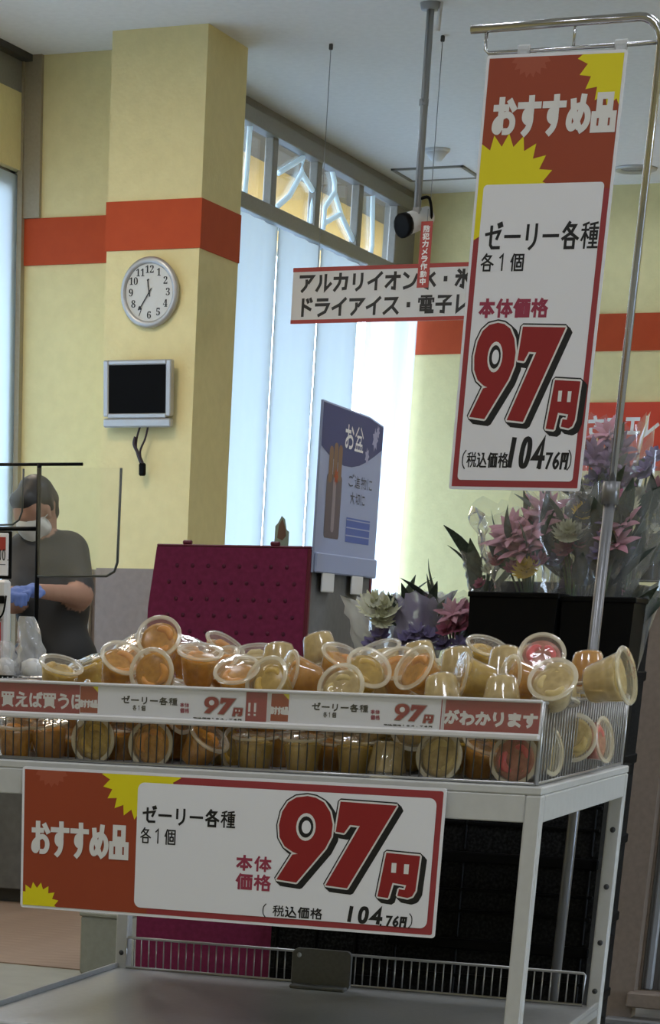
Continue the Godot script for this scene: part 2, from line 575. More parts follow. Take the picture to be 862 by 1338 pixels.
	wall_box("wall_left", Vector3(X_LEFT - 0.25, 0, -9.0), Vector3(X_LEFT, CEIL, 4.3), M.wall)
	wall_box("wall_left_head", Vector3(X_LEFT - 0.25, 3.62, lz0), Vector3(X_LEFT, 4.02, -9.0), M.wall)
	wall_box("wall_left_soffit", Vector3(X_LEFT - 0.25, 4.02, lz0), Vector3(X_LEFT + 0.0, CEIL, -9.0), M.frame)
	wall_box("wall_left_sill", Vector3(X_LEFT - 0.25, 0, lz0), Vector3(X_LEFT, 0.5, -9.0), M.wall)
	wall_box("trim_7", Vector3(X_LEFT - 0.02, 0.0, lz0), Vector3(X_LEFT + 0.012, CEIL, lz0 + 0.05), M.trim)
	wall_box("trim_9", Vector3(X_LEFT, b1, lz0), Vector3(X_LEFT + 0.12, CEIL, lz0 + 0.03), M.trim)
	wall_box("trim_8", Vector3(X_LEFT - 0.02, CEIL - 0.035, lz0), Vector3(X_LEFT + 0.06, CEIL, 4.0), M.dark_grey)
	var lw := flat()
	for z in [-14.19, -12.4, -10.7, -9.05]:
		bx(lw, Vector3(X_LEFT - 0.14, 0.5, z - 0.04), Vector3(X_LEFT - 0.05, 3.62, z + 0.04), 0.005)
	bx(lw, Vector3(X_LEFT - 0.14, 3.54, -14.24), Vector3(X_LEFT - 0.05, 3.62, -9.0), 0.005)
	bx(lw, Vector3(X_LEFT - 0.14, 0.5, -14.24), Vector3(X_LEFT - 0.05, 0.58, -9.0), 0.005)
	var w2 := struct("window_2", done(lw), M.frame)
	for z in [-14.15, -12.36, -10.66]:
		part(w2, "pane", box(Vector3(X_LEFT - 0.10, 0.55, z), Vector3(X_LEFT - 0.092, 3.57, z + 1.62)), M.glass)
	for z in [-14.235, -12.55, -10.80]:
		var t := thing("window_blind", "pale blue fabric blind behind the cashier, %s" % ("beside the beige corner trim" if z < -14.0 else ("in the middle bay" if z < -12.0 else "in the bay farthest from the pillar")), "blind", Transform3D.IDENTITY, "blinds behind the register")
		var fb := flat()
		quad(fb, Vector3(X_LEFT - 0.033, 0.6, z + 1.68), Vector3(X_LEFT - 0.033, 3.60, z + 1.68), Vector3(X_LEFT - 0.033, 3.60, z), Vector3(X_LEFT - 0.033, 0.6, z))
		part(t, "fabric", done(fb), M.blind)
		part(t, "bottom_bar", box(Vector3(X_LEFT - 0.045, 0.575, z), Vector3(X_LEFT - 0.02, 0.6, z + 1.68), 0.004), M.plastic_white)
	# walls behind and to the right of the camera, with the glazed door that lights the table's side
	wall_box("wall_front", Vector3(X_LEFT, 0, 4.0), Vector3(5.3, CEIL, 4.3), M.wall)
	wall_box("wall_right", Vector3(5.0, 0, Z_BACK), Vector3(5.3, CEIL, -6.1), M.wall)
	wall_box("wall_right_near", Vector3(5.0, 0, -4.6), Vector3(5.3, CEIL, 4.0), M.wall)
	wall_box("wall_right_head", Vector3(5.0, 2.4, -6.1), Vector3(5.3, CEIL, -4.6), M.wall)
	var ef := flat()
	for z in [-6.1, -4.66]:
		bx(ef, Vector3(5.08, 0, z), Vector3(5.18, 2.4, z + 0.06), 0.005)
	bx(ef, Vector3(5.08, 2.32, -6.1), Vector3(5.18, 2.4, -4.6), 0.005)
	var d1 := struct("door_1", done(ef), M.frame)
	part(d1, "pane", box(Vector3(5.12, 0.0, -6.04), Vector3(5.128, 2.32, -4.66)), M.glass)

func ceiling_things() -> void:
	for x in [-3.4, -0.6, 2.4]:  # added fill panels over the shop floor, all out of view
		for z in [-10.0, -6.5, -3.0, 0.5]:
			fill_lamp(x, z, 0.6, 0.6, 2.3 if z < -9.0 else 2.15)
	for x in [-2.4, -0.2, 2.5]:  # added out of view to brighten the back wall
		fill_lamp(x, -18.2, 0.6, 0.6, 2.3, Color(1.0, 0.96, 0.92))
	for z in [-11.6, -8.6]:  # added out of view to brighten the pillar front and the cashier
		fill_lamp(-6.1, z, 0.6, 0.6, 3.2, Color(1.0, 0.93, 0.84))
	# access hatch
	var h := thing("ceiling_hatch", "square access hatch outlined in the ceiling near the window corner", "hatch", at(-5.80, CEIL, -18.45))
	part(h, "panel", box(Vector3(-0.24, -0.008, -0.20), Vector3(0.24, 0.005, 0.20), 0.002), M.ceil)
	var hf := flat()
	for s in [[-0.27, -0.23, -0.24, -0.21], [-0.27, -0.23, 0.21, 0.24]]:
		bx(hf, Vector3(s[0], -0.012, s[2]), Vector3(-s[0], 0.005, s[3]), 0.002)
	for s in [[-0.27, -0.245], [0.245, 0.27]]:
		bx(hf, Vector3(s[0], -0.012, -0.24), Vector3(s[1], 0.005, 0.24), 0.002)
	part(h, "frame", done(hf), M.frame)
	# smoke detector
	var p := wy(571, 195, CEIL)
	var sd := thing("smoke_detector", "small round white smoke detector on the ceiling", "smoke detector", at(p.x, CEIL, p.z))
	part(sd, "base", turned([Vector2(0, -0.02), Vector2(0.085, -0.02), Vector2(0.09, 0.0), Vector2(0, 0.001)], 24), M.plastic_white)
	part(sd, "head", turned([Vector2(0, -0.075), Vector2(0.035, -0.072), Vector2(0.05, -0.055), Vector2(0.075, -0.02), Vector2(0, -0.018)], 24), M.plastic_white)
	# round downlight
	p = wy(830, 220, CEIL)
	var dl := thing("downlight", "round recessed downlight with a silver ring in the ceiling", "downlight", at(p.x, CEIL, p.z))
	part(dl, "ring", turned([Vector2(0.10, -0.005), Vector2(0.13, -0.018), Vector2(0.15, -0.012), Vector2(0.155, 0.0), Vector2(0.10, 0.001)], 28), M.silver)
	part(dl, "lens", turned([Vector2(0, -0.004), Vector2(0.11, -0.003), Vector2(0.11, 0.001)], 24), M.plastic_grey)
	# security camera on a drop pole
	var top := wy(563, 4, CEIL)
	var low := wz(545, 272, top.z)
	var sc := thing("security_camera", "white security camera with a black lens hood on a long ceiling pole", "camera", at(top.x, CEIL, top.z))
	var o := Vector3(top.x, CEIL, top.z)
	part(sc, "ceiling_plate", turned([Vector2(0, -0.03), Vector2(0.05, -0.03), Vector2(0.06, 0), Vector2(0, 0.001)], 16), M.plastic_grey)
	part(sc, "pole", bar(Vector3.ZERO, Vector3(low.x - o.x, low.y - o.y, 0), 0.021, 12), M.plastic_grey)
	part(sc, "pole_collar", bar(Vector3(0, -0.44, 0), Vector3(0, -0.47, 0), 0.026, 12), M.plastic_grey)
	part(sc, "conduit", bar(Vector3(0.055, 0, 0), Vector3(0.05, -0.13, 0), 0.012, 8), M.plastic_white)
	var c0 := wz(539, 290, top.z) - o
	var dirv := Vector3(-0.45, -0.32, 0.83).normalized()
	var st := smooth()
	tube(st, [c0 - dirv * 0.12, c0 - dirv * 0.118, c0 + dirv * 0.06], [0.03, 0.052, 0.056], 14)
	part(sc, "housing", done(st), M.plastic_white)
	st = smooth()
	tube(st, [c0 + dirv * 0.05, c0 + dirv * 0.085, c0 + dirv * 0.086], [0.060, 0.062, 0.05], 14)
	part(sc, "lens_hood", done(st), M.black)
	st = smooth()
	tube(st, curve([c0 - dirv * 0.11, c0 + Vector3(0.09, 0.03, -0.05), c0 + Vector3(0.085, 0.11, 0), Vector3(low.x - o.x + 0.015, low.y - o.y + 0.045, 0)], 6), 0.008, 8)
	part(sc, "cable", done(st), M.black)
	st = flat()
	bx(st, low - o + Vector3(-0.02, -0.05, -0.02), low - o + Vector3(0.02, 0.005, 0.02), 0.004)
	part(sc, "bracket", done(st), M.plastic_grey)

# ---------- the jelly table ----------
func table() -> void:
	var t := thing("display_table", "white metal display table with an empty lower shelf under the jelly cups", "table", tab)
	var x0 := -1.215
	var zb := -0.971
	part(t, "tabletop", box(Vector3(x0, 0.822, zb), Vector3(0, 0.838, 0), 0.003), M.white_metal)
	part(t, "front_apron", box(Vector3(x0 + 0.032, 0.772, -0.022), Vector3(-0.032, 0.822, 0), 0.002), M.white_metal)
	part(t, "back_apron", box(Vector3(x0 + 0.032, 0.772, zb), Vector3(-0.032, 0.822, zb + 0.022), 0.002), M.white_metal)
	part(t, "side_apron", box(Vector3(-0.022, 0.772, zb + 0.032), Vector3(0, 0.822, -0.032), 0.002), M.white_metal)
	part(t, "side_apron", box(Vector3(x0, 0.772, zb + 0.032), Vector3(x0 + 0.022, 0.822, -0.032), 0.002), M.white_metal)
	for p in [[x0, 0], [-0.032, 0], [x0, 1], [-0.032, 1]]:
		var z: float = zb if p[1] == 1 else -0.032
		var lg := part(t, "leg", box(Vector3(p[0], 0, z), Vector3(p[0] + 0.032, 0.822, z + 0.032), 0.003), M.white_metal)
		if p[1] == 1:
			for y in [0.34, 0.45, 0.575, 0.70]:
				part(lg, "screw", turned([Vector2(0, 0.004), Vector2(0.004, 0.0035), Vector2(0.0065, 0.0)], 10, Transform3D(Basis(Vector3.RIGHT, PI / 2), Vector3(p[0] + 0.016, y, z + 0.032))), M.dark_grey)
	part(t, "lower_shelf", box(Vector3(x0 + 0.005, 0.28, zb + 0.005), Vector3(-0.005, 0.304, -0.02), 0.004), M.shelf)
	part(t, "shelf_lip", box(Vector3(x0 + 0.004, 0.304, zb + 0.035), Vector3(x0 + 0.010, 0.316, -0.035), 0.001), M.shelf)
	part(t, "shelf_lip", box(Vector3(-0.010, 0.304, zb + 0.035), Vector3(-0.004, 0.316, -0.035), 0.001), M.shelf)
	# wire guard along the back of the lower shelf
	var g := thing("wire_guard", "low wire guard rail along the back of the lower shelf", "guard rail", tab * at(0, 0.304, zb + 0.045))
	var rail := smooth()
	var xa := x0 + 0.035
	tube(rail, [Vector3(xa, 0.004, 0), Vector3(xa, 0.072, 0), Vector3(xa + 0.004, 0.076, 0), Vector3(-0.044, 0.076, 0), Vector3(-0.040, 0.072, 0), Vector3(-0.040, 0.004, 0)], 0.0035, 6, true)
	part(g, "rail", done(rail), M.wire)
	var ws := smooth()
	var n := 58
	for i in range(1, n):
		var x := lerpf(xa, -0.040, float(i) / n)
		tube(ws, [Vector3(x, 0.004, 0), Vector3(x, 0.076, 0)], 0.0018, 5)
	part(g, "wires", done(ws), M.wire)
	# grey plastic plate leaning on the shelf
	var fr := tab * at(0, 0.304, -0.86)
	var gp := thing("plastic_plate", "dark grey rounded plastic plate leaning against the wire guard", "plate", fr)
	var a := tl(383, 1238, -0.86)
	var b := tl(455, 1306, -0.86)
	part(gp, "board", slab(rounded(a.x, 0.0, b.x, a.y - 0.304, 0.014), -0.012, 0.0), M.dark_grey_p)
	part(gp, "foot", box(Vector3(a.x + 0.004, 0.0, 0.0), Vector3(b.x - 0.004, 0.01, 0.03), 0.003), M.dark_grey_p)
	part(gp, "rivet", turned([Vector2(0, 0.003), Vector2(0.005, 0.002), Vector2(0.006, 0)], 10, Transform3D(Basis(Vector3.RIGHT, PI / 2), Vector3(a.x + 0.016, a.y - 0.304 - 0.016, 0))), M.silver)
	# wire basket standing on the table
	var k := thing("wire_basket", "shallow chrome wire basket that holds the heap of jelly cups", "basket", tab * at(0, 0.838, 0))
	var bx0 := x0 + 0.012
	var bx1 := -0.018
	var z0 := -0.012
	var z1 := zb + 0.012
	var h := 0.148
	var fr_ := smooth()
	for y in [0.004, h]:
		tube(fr_, [Vector3(bx0, y, z0), Vector3(bx1 - 0.01, y, z0), Vector3(bx1, y, z0 - 0.01), Vector3(bx1, y, z1), Vector3(bx0, y, z1)], 0.0035, 6, true)
	for c in [[bx0, z0], [bx1, z0 - 0.006], [bx0, z1], [bx1, z1]]:
		tube(fr_, [Vector3(c[0], 0.002, c[1]), Vector3(c[0], h, c[1])], 0.005, 8)
	part(k, "frame", done(fr_), M.wire)
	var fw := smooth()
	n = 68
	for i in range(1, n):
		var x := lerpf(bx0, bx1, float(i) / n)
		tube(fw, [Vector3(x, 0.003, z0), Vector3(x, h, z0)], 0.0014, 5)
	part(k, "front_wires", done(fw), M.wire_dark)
	var bw := smooth()
	for i in range(1, n):
		var x := lerpf(bx0, bx1, float(i) / n)
		tube(bw, [Vector3(x, 0.003, z1), Vector3(x, h, z1)], 0.0014, 5)
	part(k, "back_wires", done(bw), M.wire)
	for sx in [bx0, bx1]:
		var sw := smooth()
		for i in range(1, 34):
			var z := lerpf(z0 - 0.012, z1, float(i) / 34)
			tube(sw, [Vector3(sx, 0.003, z), Vector3(sx, h + 0.006, z)], 0.0017, 5)
		part(k, "side_wires", done(sw), M.wire)
	part(k, "side_sheet", box(Vector3(bx1 - 0.006, 0.006, z1 + 0.01), Vector3(bx1 - 0.005, h - 0.004, z0 - 0.02)), M.smoky)
	part(k, "floor_sheet", box(Vector3(bx0, 0.001, z1), Vector3(bx1, 0.004, z0)), M.plastic_grey)
	# pole that carries the tall sign, standing behind the table
	var px := -0.114
	var pz := zb - 0.035
	var pl := thing("sign_pole", "chrome bent pole behind the table that carries the tall price sign", "sign stand", tab * at(px, 0, pz))
	var st := smooth()
	tube(st, [Vector3(-0.012, 0.02, 0), Vector3(0.002, 1.41, 0)], 0.0125, 12)
	part(pl, "lower_pole", done(st), M.pole)
	st = smooth()
	var y1 := 2.285
	var pts := [Vector3(0.002, 1.38, 0), Vector3(0.008, 2.20, 0)]
	for i in 7:
		var an := PI / 2 * i / 6.0
		pts.append(Vector3(0.008 - 0.05 * (1 - cos(an)), 2.235 + 0.05 * sin(an), 0))
	pts.append(Vector3(-0.392, y1 - 0.004, 0))
	tube(st, pts, 0.0085, 12)
	part(pl, "upper_pole", done(st), M.chrome)
	st = smooth()
	tube(st, [Vector3(0.002, 1.375, 0), Vector3(0.002, 1.42, 0)], 0.019, 12)
	part(pl, "clamp", done(st), M.pole)
	st = smooth()
	tube(st, [Vector3(0.004, 2.238, 0.0), Vector3(-0.35, 2.236, 0), Vector3(-0.358, 2.243, 0), Vector3(-0.358, y1 - 0.01, 0)], 0.004, 8)
	tube(st, [Vector3(-0.172, 2.238, 0), Vector3(-0.172, y1, 0)], 0.003, 6)
	part(pl, "hanger_rod", done(st), M.chrome)
	part(pl, "foot", turned([Vector2(0, 0), Vector2(0.14, 0), Vector2(0.14, 0.008), Vector2(0.02, 0.022), Vector2(0, 0.022)], 28, at(-0.012, 0, 0)), M.pole)
	for x in [-0.275, -0.073]:
		var cst := flat()
		bx(cst, Vector3(x - 0.010, 2.205, -0.010), Vector3(x + 0.010, 2.236, 0.010), 0.003)
		tube(cst, [Vector3(x - 0.012, 2.238, 0), Vector3(x + 0.012, 2.238, 0)], 0.010, 10)
		part(pl, "clip", done(cst), M.clip)

# ---------- lettering ----------
# Strokes of each character in a box of 100 by 100, y down; strokes that begin with ~ are curved.
const GLYPHS := {
	"お": "8 30 62 30|36 8 36 80|~36 78 26 88 13 82 16 66 36 54 64 47 86 58 88 76 74 88 54 89|72 14 92 34",
	"す": "6 26 94 26|~57 6 58 30 57 55 46 66 34 58 36 44 48 40 57 48 58 66 50 84 34 96",
	"め": "~22 18 28 44 42 66 54 84|~66 8 58 44 40 76 22 86 10 74 14 54 34 36 62 32 84 44 90 64 80 82 60 92",
	"品": "27 9 73 9 73 41 27 41 27 9|9 55 43 55 43 91 9 91 9 55|57 55 91 55 91 91 57 91 57 55",
	"ゼ": "6 42 84 32 70 58|36 14 36 78 46 88 88 88|74 6 80 18|88 2 94 14",
	"ー": "8 50 92 50",
	"リ": "26 12 26 62|~74 10 74 50 66 76 42 94",
	"各": "42 5 12 38|36 17 74 17 56 40 8 62|30 24 56 44 94 62|27 63 73 63 73 92 27 92 27 63",
	"種": "40 8 10 16|5 32 43 32|25 14 25 95|25 38 6 68|27 44 43 60|90 8 50 14|46 26 96 26|54 38 90 38 90 63 54 63 54 38|54 50 90 50|72 12 72 92|50 77 92 77|44 92 98 92",
	"個": "26 8 6 48|18 30 18 95|36 12 94 12 94 92 36 92 36 12|45 32 85 32|65 20 65 50|51 52 79 52 79 74 51 74 51 52",
	"1": "32 26 52 10 52 92",
	"本": "8 28 92 28|50 6 50 95|48 32 10 74|52 32 90 74|30 74 70 74",
	"体": "28 8 6 48|20 30 20 95|34 30 96 30|65 8 65 95|63 34 36 74|67 34 96 74|48 76 82 76",
	"価": "28 8 6 48|20 30 20 95|32 14 96 14|38 34 92 34 92 90 38 90 38 34|55 14 55 90|75 14 75 90",
	"格": "5 30 44 30|25 8 25 95|24 36 6 68|26 42 44 58|62 6 46 36|58 17 86 17 72 38 44 58|56 24 74 42 97 56|55 61 90 61 90 92 55 92 55 61",
	"円": "14 12 86 12 86 92 74 92|14 12 14 95|14 52 86 52|50 12 50 52",
	"税": "40 8 10 16|5 32 43 32|25 14 25 95|25 38 6 68|27 44 43 60|54 6 62 22|86 6 78 22|52 30 90 30 90 53 52 53 52 30|~62 54 58 78 44 94|80 54 80 90 97 90 97 74",
	"込": "8 10 22 24|5 42 22 42 22 78 6 92|22 78 40 92 96 92|50 12 64 12 60 40 36 76|62 36 94 76",
	"(": "~64 2 40 28 40 72 64 98",
	")": "~36 2 60 28 60 72 36 98",
	"ア": "8 16 90 16 62 50|~50 36 48 66 22 94",
	"ル": "~30 14 30 54 8 92|62 10 62 88 96 56",
	"カ": "8 30 88 30 82 84 64 86|~46 6 42 54 12 94",
	"イ": "88 8 52 40 8 60|56 38 56 95",
	"オ": "8 30 94 30|64 8 64 92 48 90|60 34 10 82",
	"ン": "12 16 38 34|~92 24 66 72 14 92",
	"水": "50 6 50 94 36 88|6 34 38 34 8 82|88 20 56 46|54 36 95 84",
	"・": "47 50 53 50",
	"氷": "50 6 50 94 36 88|6 38 38 38 8 84|88 22 56 46|54 36 95 84|18 8 34 22",
	"ド": "34 6 34 95|36 38 84 62|60 8 68 24|80 4 88 20",
	"ラ": "18 12 82 12|8 38 88 38 70 76 28 95",
	"ス": "12 16 82 16 62 52 8 93|56 56 94 93",
	"電": "18 8 82 8|6 38 6 22 94 22 94 38|50 8 50 46|20 32 38 32|62 32 80 32|20 43 38 43|62 43 80 43|18 55 82 55 82 81 18 81 18 55|18 68 82 68|50 55 50 93 94 93 94 82",
	"子": "16 12 84 12 52 38|52 36 52 92 34 90|5 52 95 52",
	"レ": "26 8 26 90 92 44",
	"買": "8 8 92 8 92 32 8 32 8 8|36 8 36 32|64 8 64 32|20 42 80 42 80 80 20 80 20 42|20 55 80 55|20 67 80 67|36 82 10 96|64 82 90 96",
	"え": "34 6 66 16|14 38 76 36 8 95|~38 64 56 64 58 90 94 92",
	"ば": "~16 10 10 50 18 92|36 32 92 32|~66 10 66 60 64 84 46 92 36 80 50 70 70 76 92 92|80 4 84 16|92 2 97 14",
	"う": "28 8 68 16|~14 44 44 34 78 38 82 60 64 82 38 96",
	"ほ": "~16 10 10 50 18 92|38 12 92 12|36 40 94 40|~66 12 66 60 64 84 46 92 36 80 50 70 70 76 92 92",
	"が": "~6 36 46 30 62 36 62 62 54 86 38 84|~40 8 32 50 8 90|72 34 90 62|74 6 80 18|88 2 94 14",
	"か": "~6 34 50 28 68 34 68 62 60 88 42 84|~42 6 34 50 8 90|78 26 95 58",
	"わ": "28 6 28 95|~6 30 42 27 8 78|~16 68 50 40 80 38 92 62 78 84 54 93",
	"り": "~24 8 20 34 26 58|~72 6 76 40 68 74 38 96",
	"ま": "12 20 88 20|16 42 84 42|~50 6 50 70 42 88 22 90 16 78 30 68 54 72 88 93",
	"さ": "8 28 90 26|~40 6 54 36 78 60 44 54|~22 62 26 84 50 93 78 90",
	"エ": "14 18 86 18|50 18 50 82|6 82 94 82",
	"盆": "38 6 8 40|62 6 92 40|26 40 72 40 66 62 54 62|44 40 22 64|16 70 84 70 84 92|16 70 16 92|38 70 38 92|62 70 62 92|4 93 96 93",
	"防": "12 8 12 95|12 10 38 10 26 34 38 54 24 64|68 6 68 22|44 24 96 24|~62 24 60 60 42 95|62 46 86 46 84 88 70 90",
	"犯": "36 8 10 30|~10 14 30 40 30 80 14 92|30 44 8 70|52 14 86 14 86 46 74 50|52 14 52 88 94 88 94 72",
	"メ": "80 8 60 56 10 92|24 34 82 76",
	"作": "26 8 6 48|18 30 18 95|50 8 34 42|44 24 96 24|60 24 60 95|60 46 92 46|60 68 92 68",
	"動": "50 8 12 14|6 24 56 24|12 34 50 34 50 58 12 58 12 34|12 46 50 46|31 14 31 92|8 74 54 74|4 92 58 92|60 30 94 30 90 86 78 86|~74 8 74 50 56 94",
	"中": "14 26 86 26 86 64 14 64 14 26|50 6 50 96",
	"0": "~50 8 34 12 24 30 22 50 24 70 34 88 50 92 66 88 76 70 78 50 76 30 66 12 50 8",
	"4": "70 94 70 10 16 66 92 66",
	"7": "14 12 84 12 40 94",
	"6": "~72 8 36 34 20 68 50 92 80 70 60 50 28 62",
	".": "46 92 54 92",
	"!": "50 6 50 64|50 88 50 92",
	"I": "50 8 50 92",
	"E": "80 10 22 10 22 90 80 90|22 50 70 50",
	"T": "12 10 88 10|50 10 50 92",
	"こ": "~18 20 50 16 82 22|~16 72 40 88 86 84",
	"進": "8 10 22 24|5 42 22 42 22 78 6 92|22 78 40 92 96 92|46 8 34 40|42 28 42 78|42 28 92 28|42 44 88 44|42 60 88 60|42 77 94 77|66 12 66 77",
	"物": "16 12 8 34|10 28 44 28|28 6 28 95|6 62 46 50|58 6 44 40|52 26 94 26 88 88 74 88|66 28 46 62|80 28 54 84",
	"大": "8 34 92 34|50 6 48 44 10 94|50 44 92 94",
	"切": "6 40 44 32|24 8 24 74 44 64|48 18 92 18 86 86 72 86|~66 20 62 60 42 94",
	"に": "~16 10 10 50 18 92|44 24 88 24|~44 70 56 86 92 84",
	"ご": "~16 28 44 22 74 28|~14 74 40 90 84 84|76 4 82 18|90 2 96 14",
}
func dot2(st: SurfaceTool, c: Vector2, r: float, z: float, n := 10) -> void:
	for k in n:
		var a := TAU * k / n
		var b := TAU * (k + 1) / n
		tri(st, Vector3(c.x, c.y, z), Vector3(c.x + r * cos(b), c.y + r * sin(b), z), Vector3(c.x + r * cos(a), c.y + r * sin(a), z))
# one brush stroke as a mitred ribbon that climbs a hair's breadth, so that crossings never share a plane
func stroke(st: SurfaceTool, p: Array, w: float, z: float) -> void:
	var n := p.size()
	var shut: bool = n > 3 and p[0].distance_to(p[-1]) < 1e-6
	var l := []
	var r := []
	for i in n:
		var a: Vector2 = p[i - 1] if i > 0 else (p[n - 2] if shut else p[0])
		var b: Vector2 = p[i + 1] if i < n - 1 else (p[1] if shut else p[n - 1])
		var c: Vector2 = p[i]
		var d0 := (c - a).normalized() if a != c else (b - c).normalized()
		var d1 := (b - c).normalized() if b != c else d0
		var m := Vector2(-d0.y - d1.y, d0.x + d1.x)
		m = m.normalized() if m.length() > 1e-6 else Vector2(-d0.y, d0.x)
		var k := w / maxf(m.dot(Vector2(-d0.y, d0.x)), 0.45)
		if i == 0 and not shut:
			c -= d1 * w * 0.6
		elif i == n - 1 and not shut:
			c += d0 * w * 0.6
		l.append(c + m * k)
		r.append(c - m * k)
	for i in n - 1:
		var za := z + 0.00008 * i / n
		var zb := z + 0.00008 * (i + 1) / n
		quad(st, Vector3(l[i].x, l[i].y, za), Vector3(l[i + 1].x, l[i + 1].y, zb), Vector3(r[i + 1].x, r[i + 1].y, zb), Vector3(r[i].x, r[i].y, za))
func glyph(st: SurfaceTool, ch: String, r: Rect2, w: float, z: float, slant := 0.0) -> void:
	if not GLYPHS.has(ch):
		return
	var nth := 0
	var many: int = GLYPHS[ch].split("|").size()
	w *= 0.70 if many >= 9 else (0.85 if many >= 7 else 1.0)
	for s in GLYPHS[ch].split("|"):
		nth += 1
		var curved: bool = s.begins_with("~")
		var f: PackedFloat64Array = s.trim_prefix("~").split_floats(" ")
		var p := []
		for i in range(0, f.size(), 2):
			var y := 1.0 - f[i + 1] / 100.0
			p.append(Vector2(r.position.x + r.size.x * f[i] / 100.0 + slant * (y - 0.5) * r.size.y, r.position.y + r.size.y * y))
		if curved:
			p = curve(p, 5)
		stroke(st, p, w * (1.6 if ch == "・" else 1.0), z + 0.00002 * nth)
# a line of characters filling a rectangle; w is half the stroke width in metres
func printed(parent: Node, called: String, s: String, r: Rect2, w: float, z: float, m: Material, slant := 0.0) -> void:
	var n := s.length()
	for i in n:                                          # every character is a part
		var st := flat()
		var c := r.size.x / n
		glyph(st, s[i], Rect2(r.position.x + c * (i + 0.04), r.position.y, c * 0.92, r.size.y), w, z, slant)
		part(parent, called, done(st), m)
func fill(parent: Node, called: String, poly: PackedVector2Array, z: float, m: Material) -> void:
	var st := flat()
	prism(st, poly, z, z)
	part(parent, called, done(st), m)
func quad2(r: Rect2) -> PackedVector2Array:
	return PackedVector2Array([r.position, r.position + Vector2(r.size.x, 0), r.end, r.position + Vector2(0, r.size.y)])
func burst(c: Vector2, r0: float, r1: float, n: int, turn := 0.0) -> PackedVector2Array:
	var o := PackedVector2Array()
	for k in n * 2:
		var a := TAU * k / (n * 2) + turn
		var r := r1 if k % 2 == 0 else r0
		o.append(c + Vector2(cos(a), sin(a)) * r)
	return o
func clip(a: PackedVector2Array, b: PackedVector2Array) -> PackedVector2Array:
	var o := Geometry2D.intersect_polygons(a, b)
	return o[0] if o.size() else PackedVector2Array()

# the big price "97 yen": outlines measured on the landscape sign (zoomed pixels), put into a unit box 0..1 by 0..1
const NINE := [290, 80, 250, 88, 222, 110, 202, 150, 193, 205, 198, 255, 218, 292, 250, 314, 268, 320, 248, 324, 195, 432, 268, 440, 365, 290, 384, 240, 386, 190, 374, 140, 350, 102, 320, 85]
const SEVEN := [408, 95, 607, 99, 452, 449, 374, 443, 482, 190, 447, 188, 428, 223, 398, 219]
const YEN := [582, 292, 701, 297, 694, 440, 684, 464, 668, 472, 632, 466, 636, 438, 656, 440, 660, 420, 612, 414, 600, 478, 562, 474]
const HOLE := [291, 207, 27, 44]
func unit(v: Array, r: Rect2) -> PackedVector2Array:
	var o := PackedVector2Array()
	for i in range(0, v.size(), 2):
		o.append(Vector2(r.position.x + r.size.x * (v[i] - 190.0) / 512.0, r.end.y - r.size.y * (v[i + 1] - 80.0) / 398.0))
	return o
func grown(p: PackedVector2Array, d: float, join := Geometry2D.JOIN_ROUND) -> PackedVector2Array:
	if Geometry2D.is_polygon_clockwise(p):
		p.reverse()
	var o := Geometry2D.offset_polygon(p, d, join)
	return o[0]
func price(parent: Node, r: Rect2, z: float, fine := true) -> void:
	var k := r.size.y
	var off := Vector2(0.045, -0.035) * k
	for g in [NINE, SEVEN, YEN]:
		var bl := flat()
		var p := unit(g, r)
		var big := grown(p, 0.032 * k)
		prism(bl, big, z, z)
		if fine:
			var mv := PackedVector2Array()
			for i in 3:
				mv = big.duplicate()
				for q in mv.size():
					mv[q] += off * (i + 1) / 3.0
				prism(bl, mv, z - 0.00004 * (i + 1), z - 0.00004 * (i + 1))
		part(parent, "price_shadow", done(bl), M.ink_black)
		fill(parent, "price_outline", grown(p, 0.018 * k), z + 0.0004, M.ink_white)
		fill(parent, "price_figure", p, z + 0.0008, M.ink_deep)
	var hc := unit([HOLE[0], HOLE[1]], r)[0]
	var hw := flat()
	var hb := flat()
	var hg := flat()
	var e := func(cx: float, s: float) -> PackedVector2Array:
		var o := PackedVector2Array()
		for i in 20:
			var a := TAU * i / 20
			o.append(hc + Vector2(cx + cos(a) * s * 27.0 / 512.0 * r.size.x, sin(a) * s * 44.0 / 398.0 * r.size.y))
		return o
	prism(hw, e.call(0.0, 1.3), z + 0.0012, z + 0.0012)
	prism(hb, e.call(0.0, 1.0), z + 0.0016, z + 0.0016)
	prism(hg, e.call(0.006 * k, 0.62), z + 0.0020, z + 0.0020)
	# the two light bars in the yen sign
	for b in [[604, 332, 621, 372], [648, 334, 665, 374]]:
		fill(parent, "figure_bar", unit([b[0], b[1], b[2], b[1], b[2], b[3], b[0], b[3]], r), z + 0.0012, M.ink_white)
	part(parent, "figure_ring", done(hw), M.ink_white)
	if fine:
		part(parent, "figure_hole_edge", done(hb), M.ink_black)
	part(parent, "figure_hole", done(hg if fine else hb), M.paper)

func outlined(parent: Node, s: String, r: Rect2, w: float, z: float, m: Material, edge: Material, grow: float, slant := 0.0) -> void:
	printed(parent, "lettering", s, r, w + grow, z, m, slant)

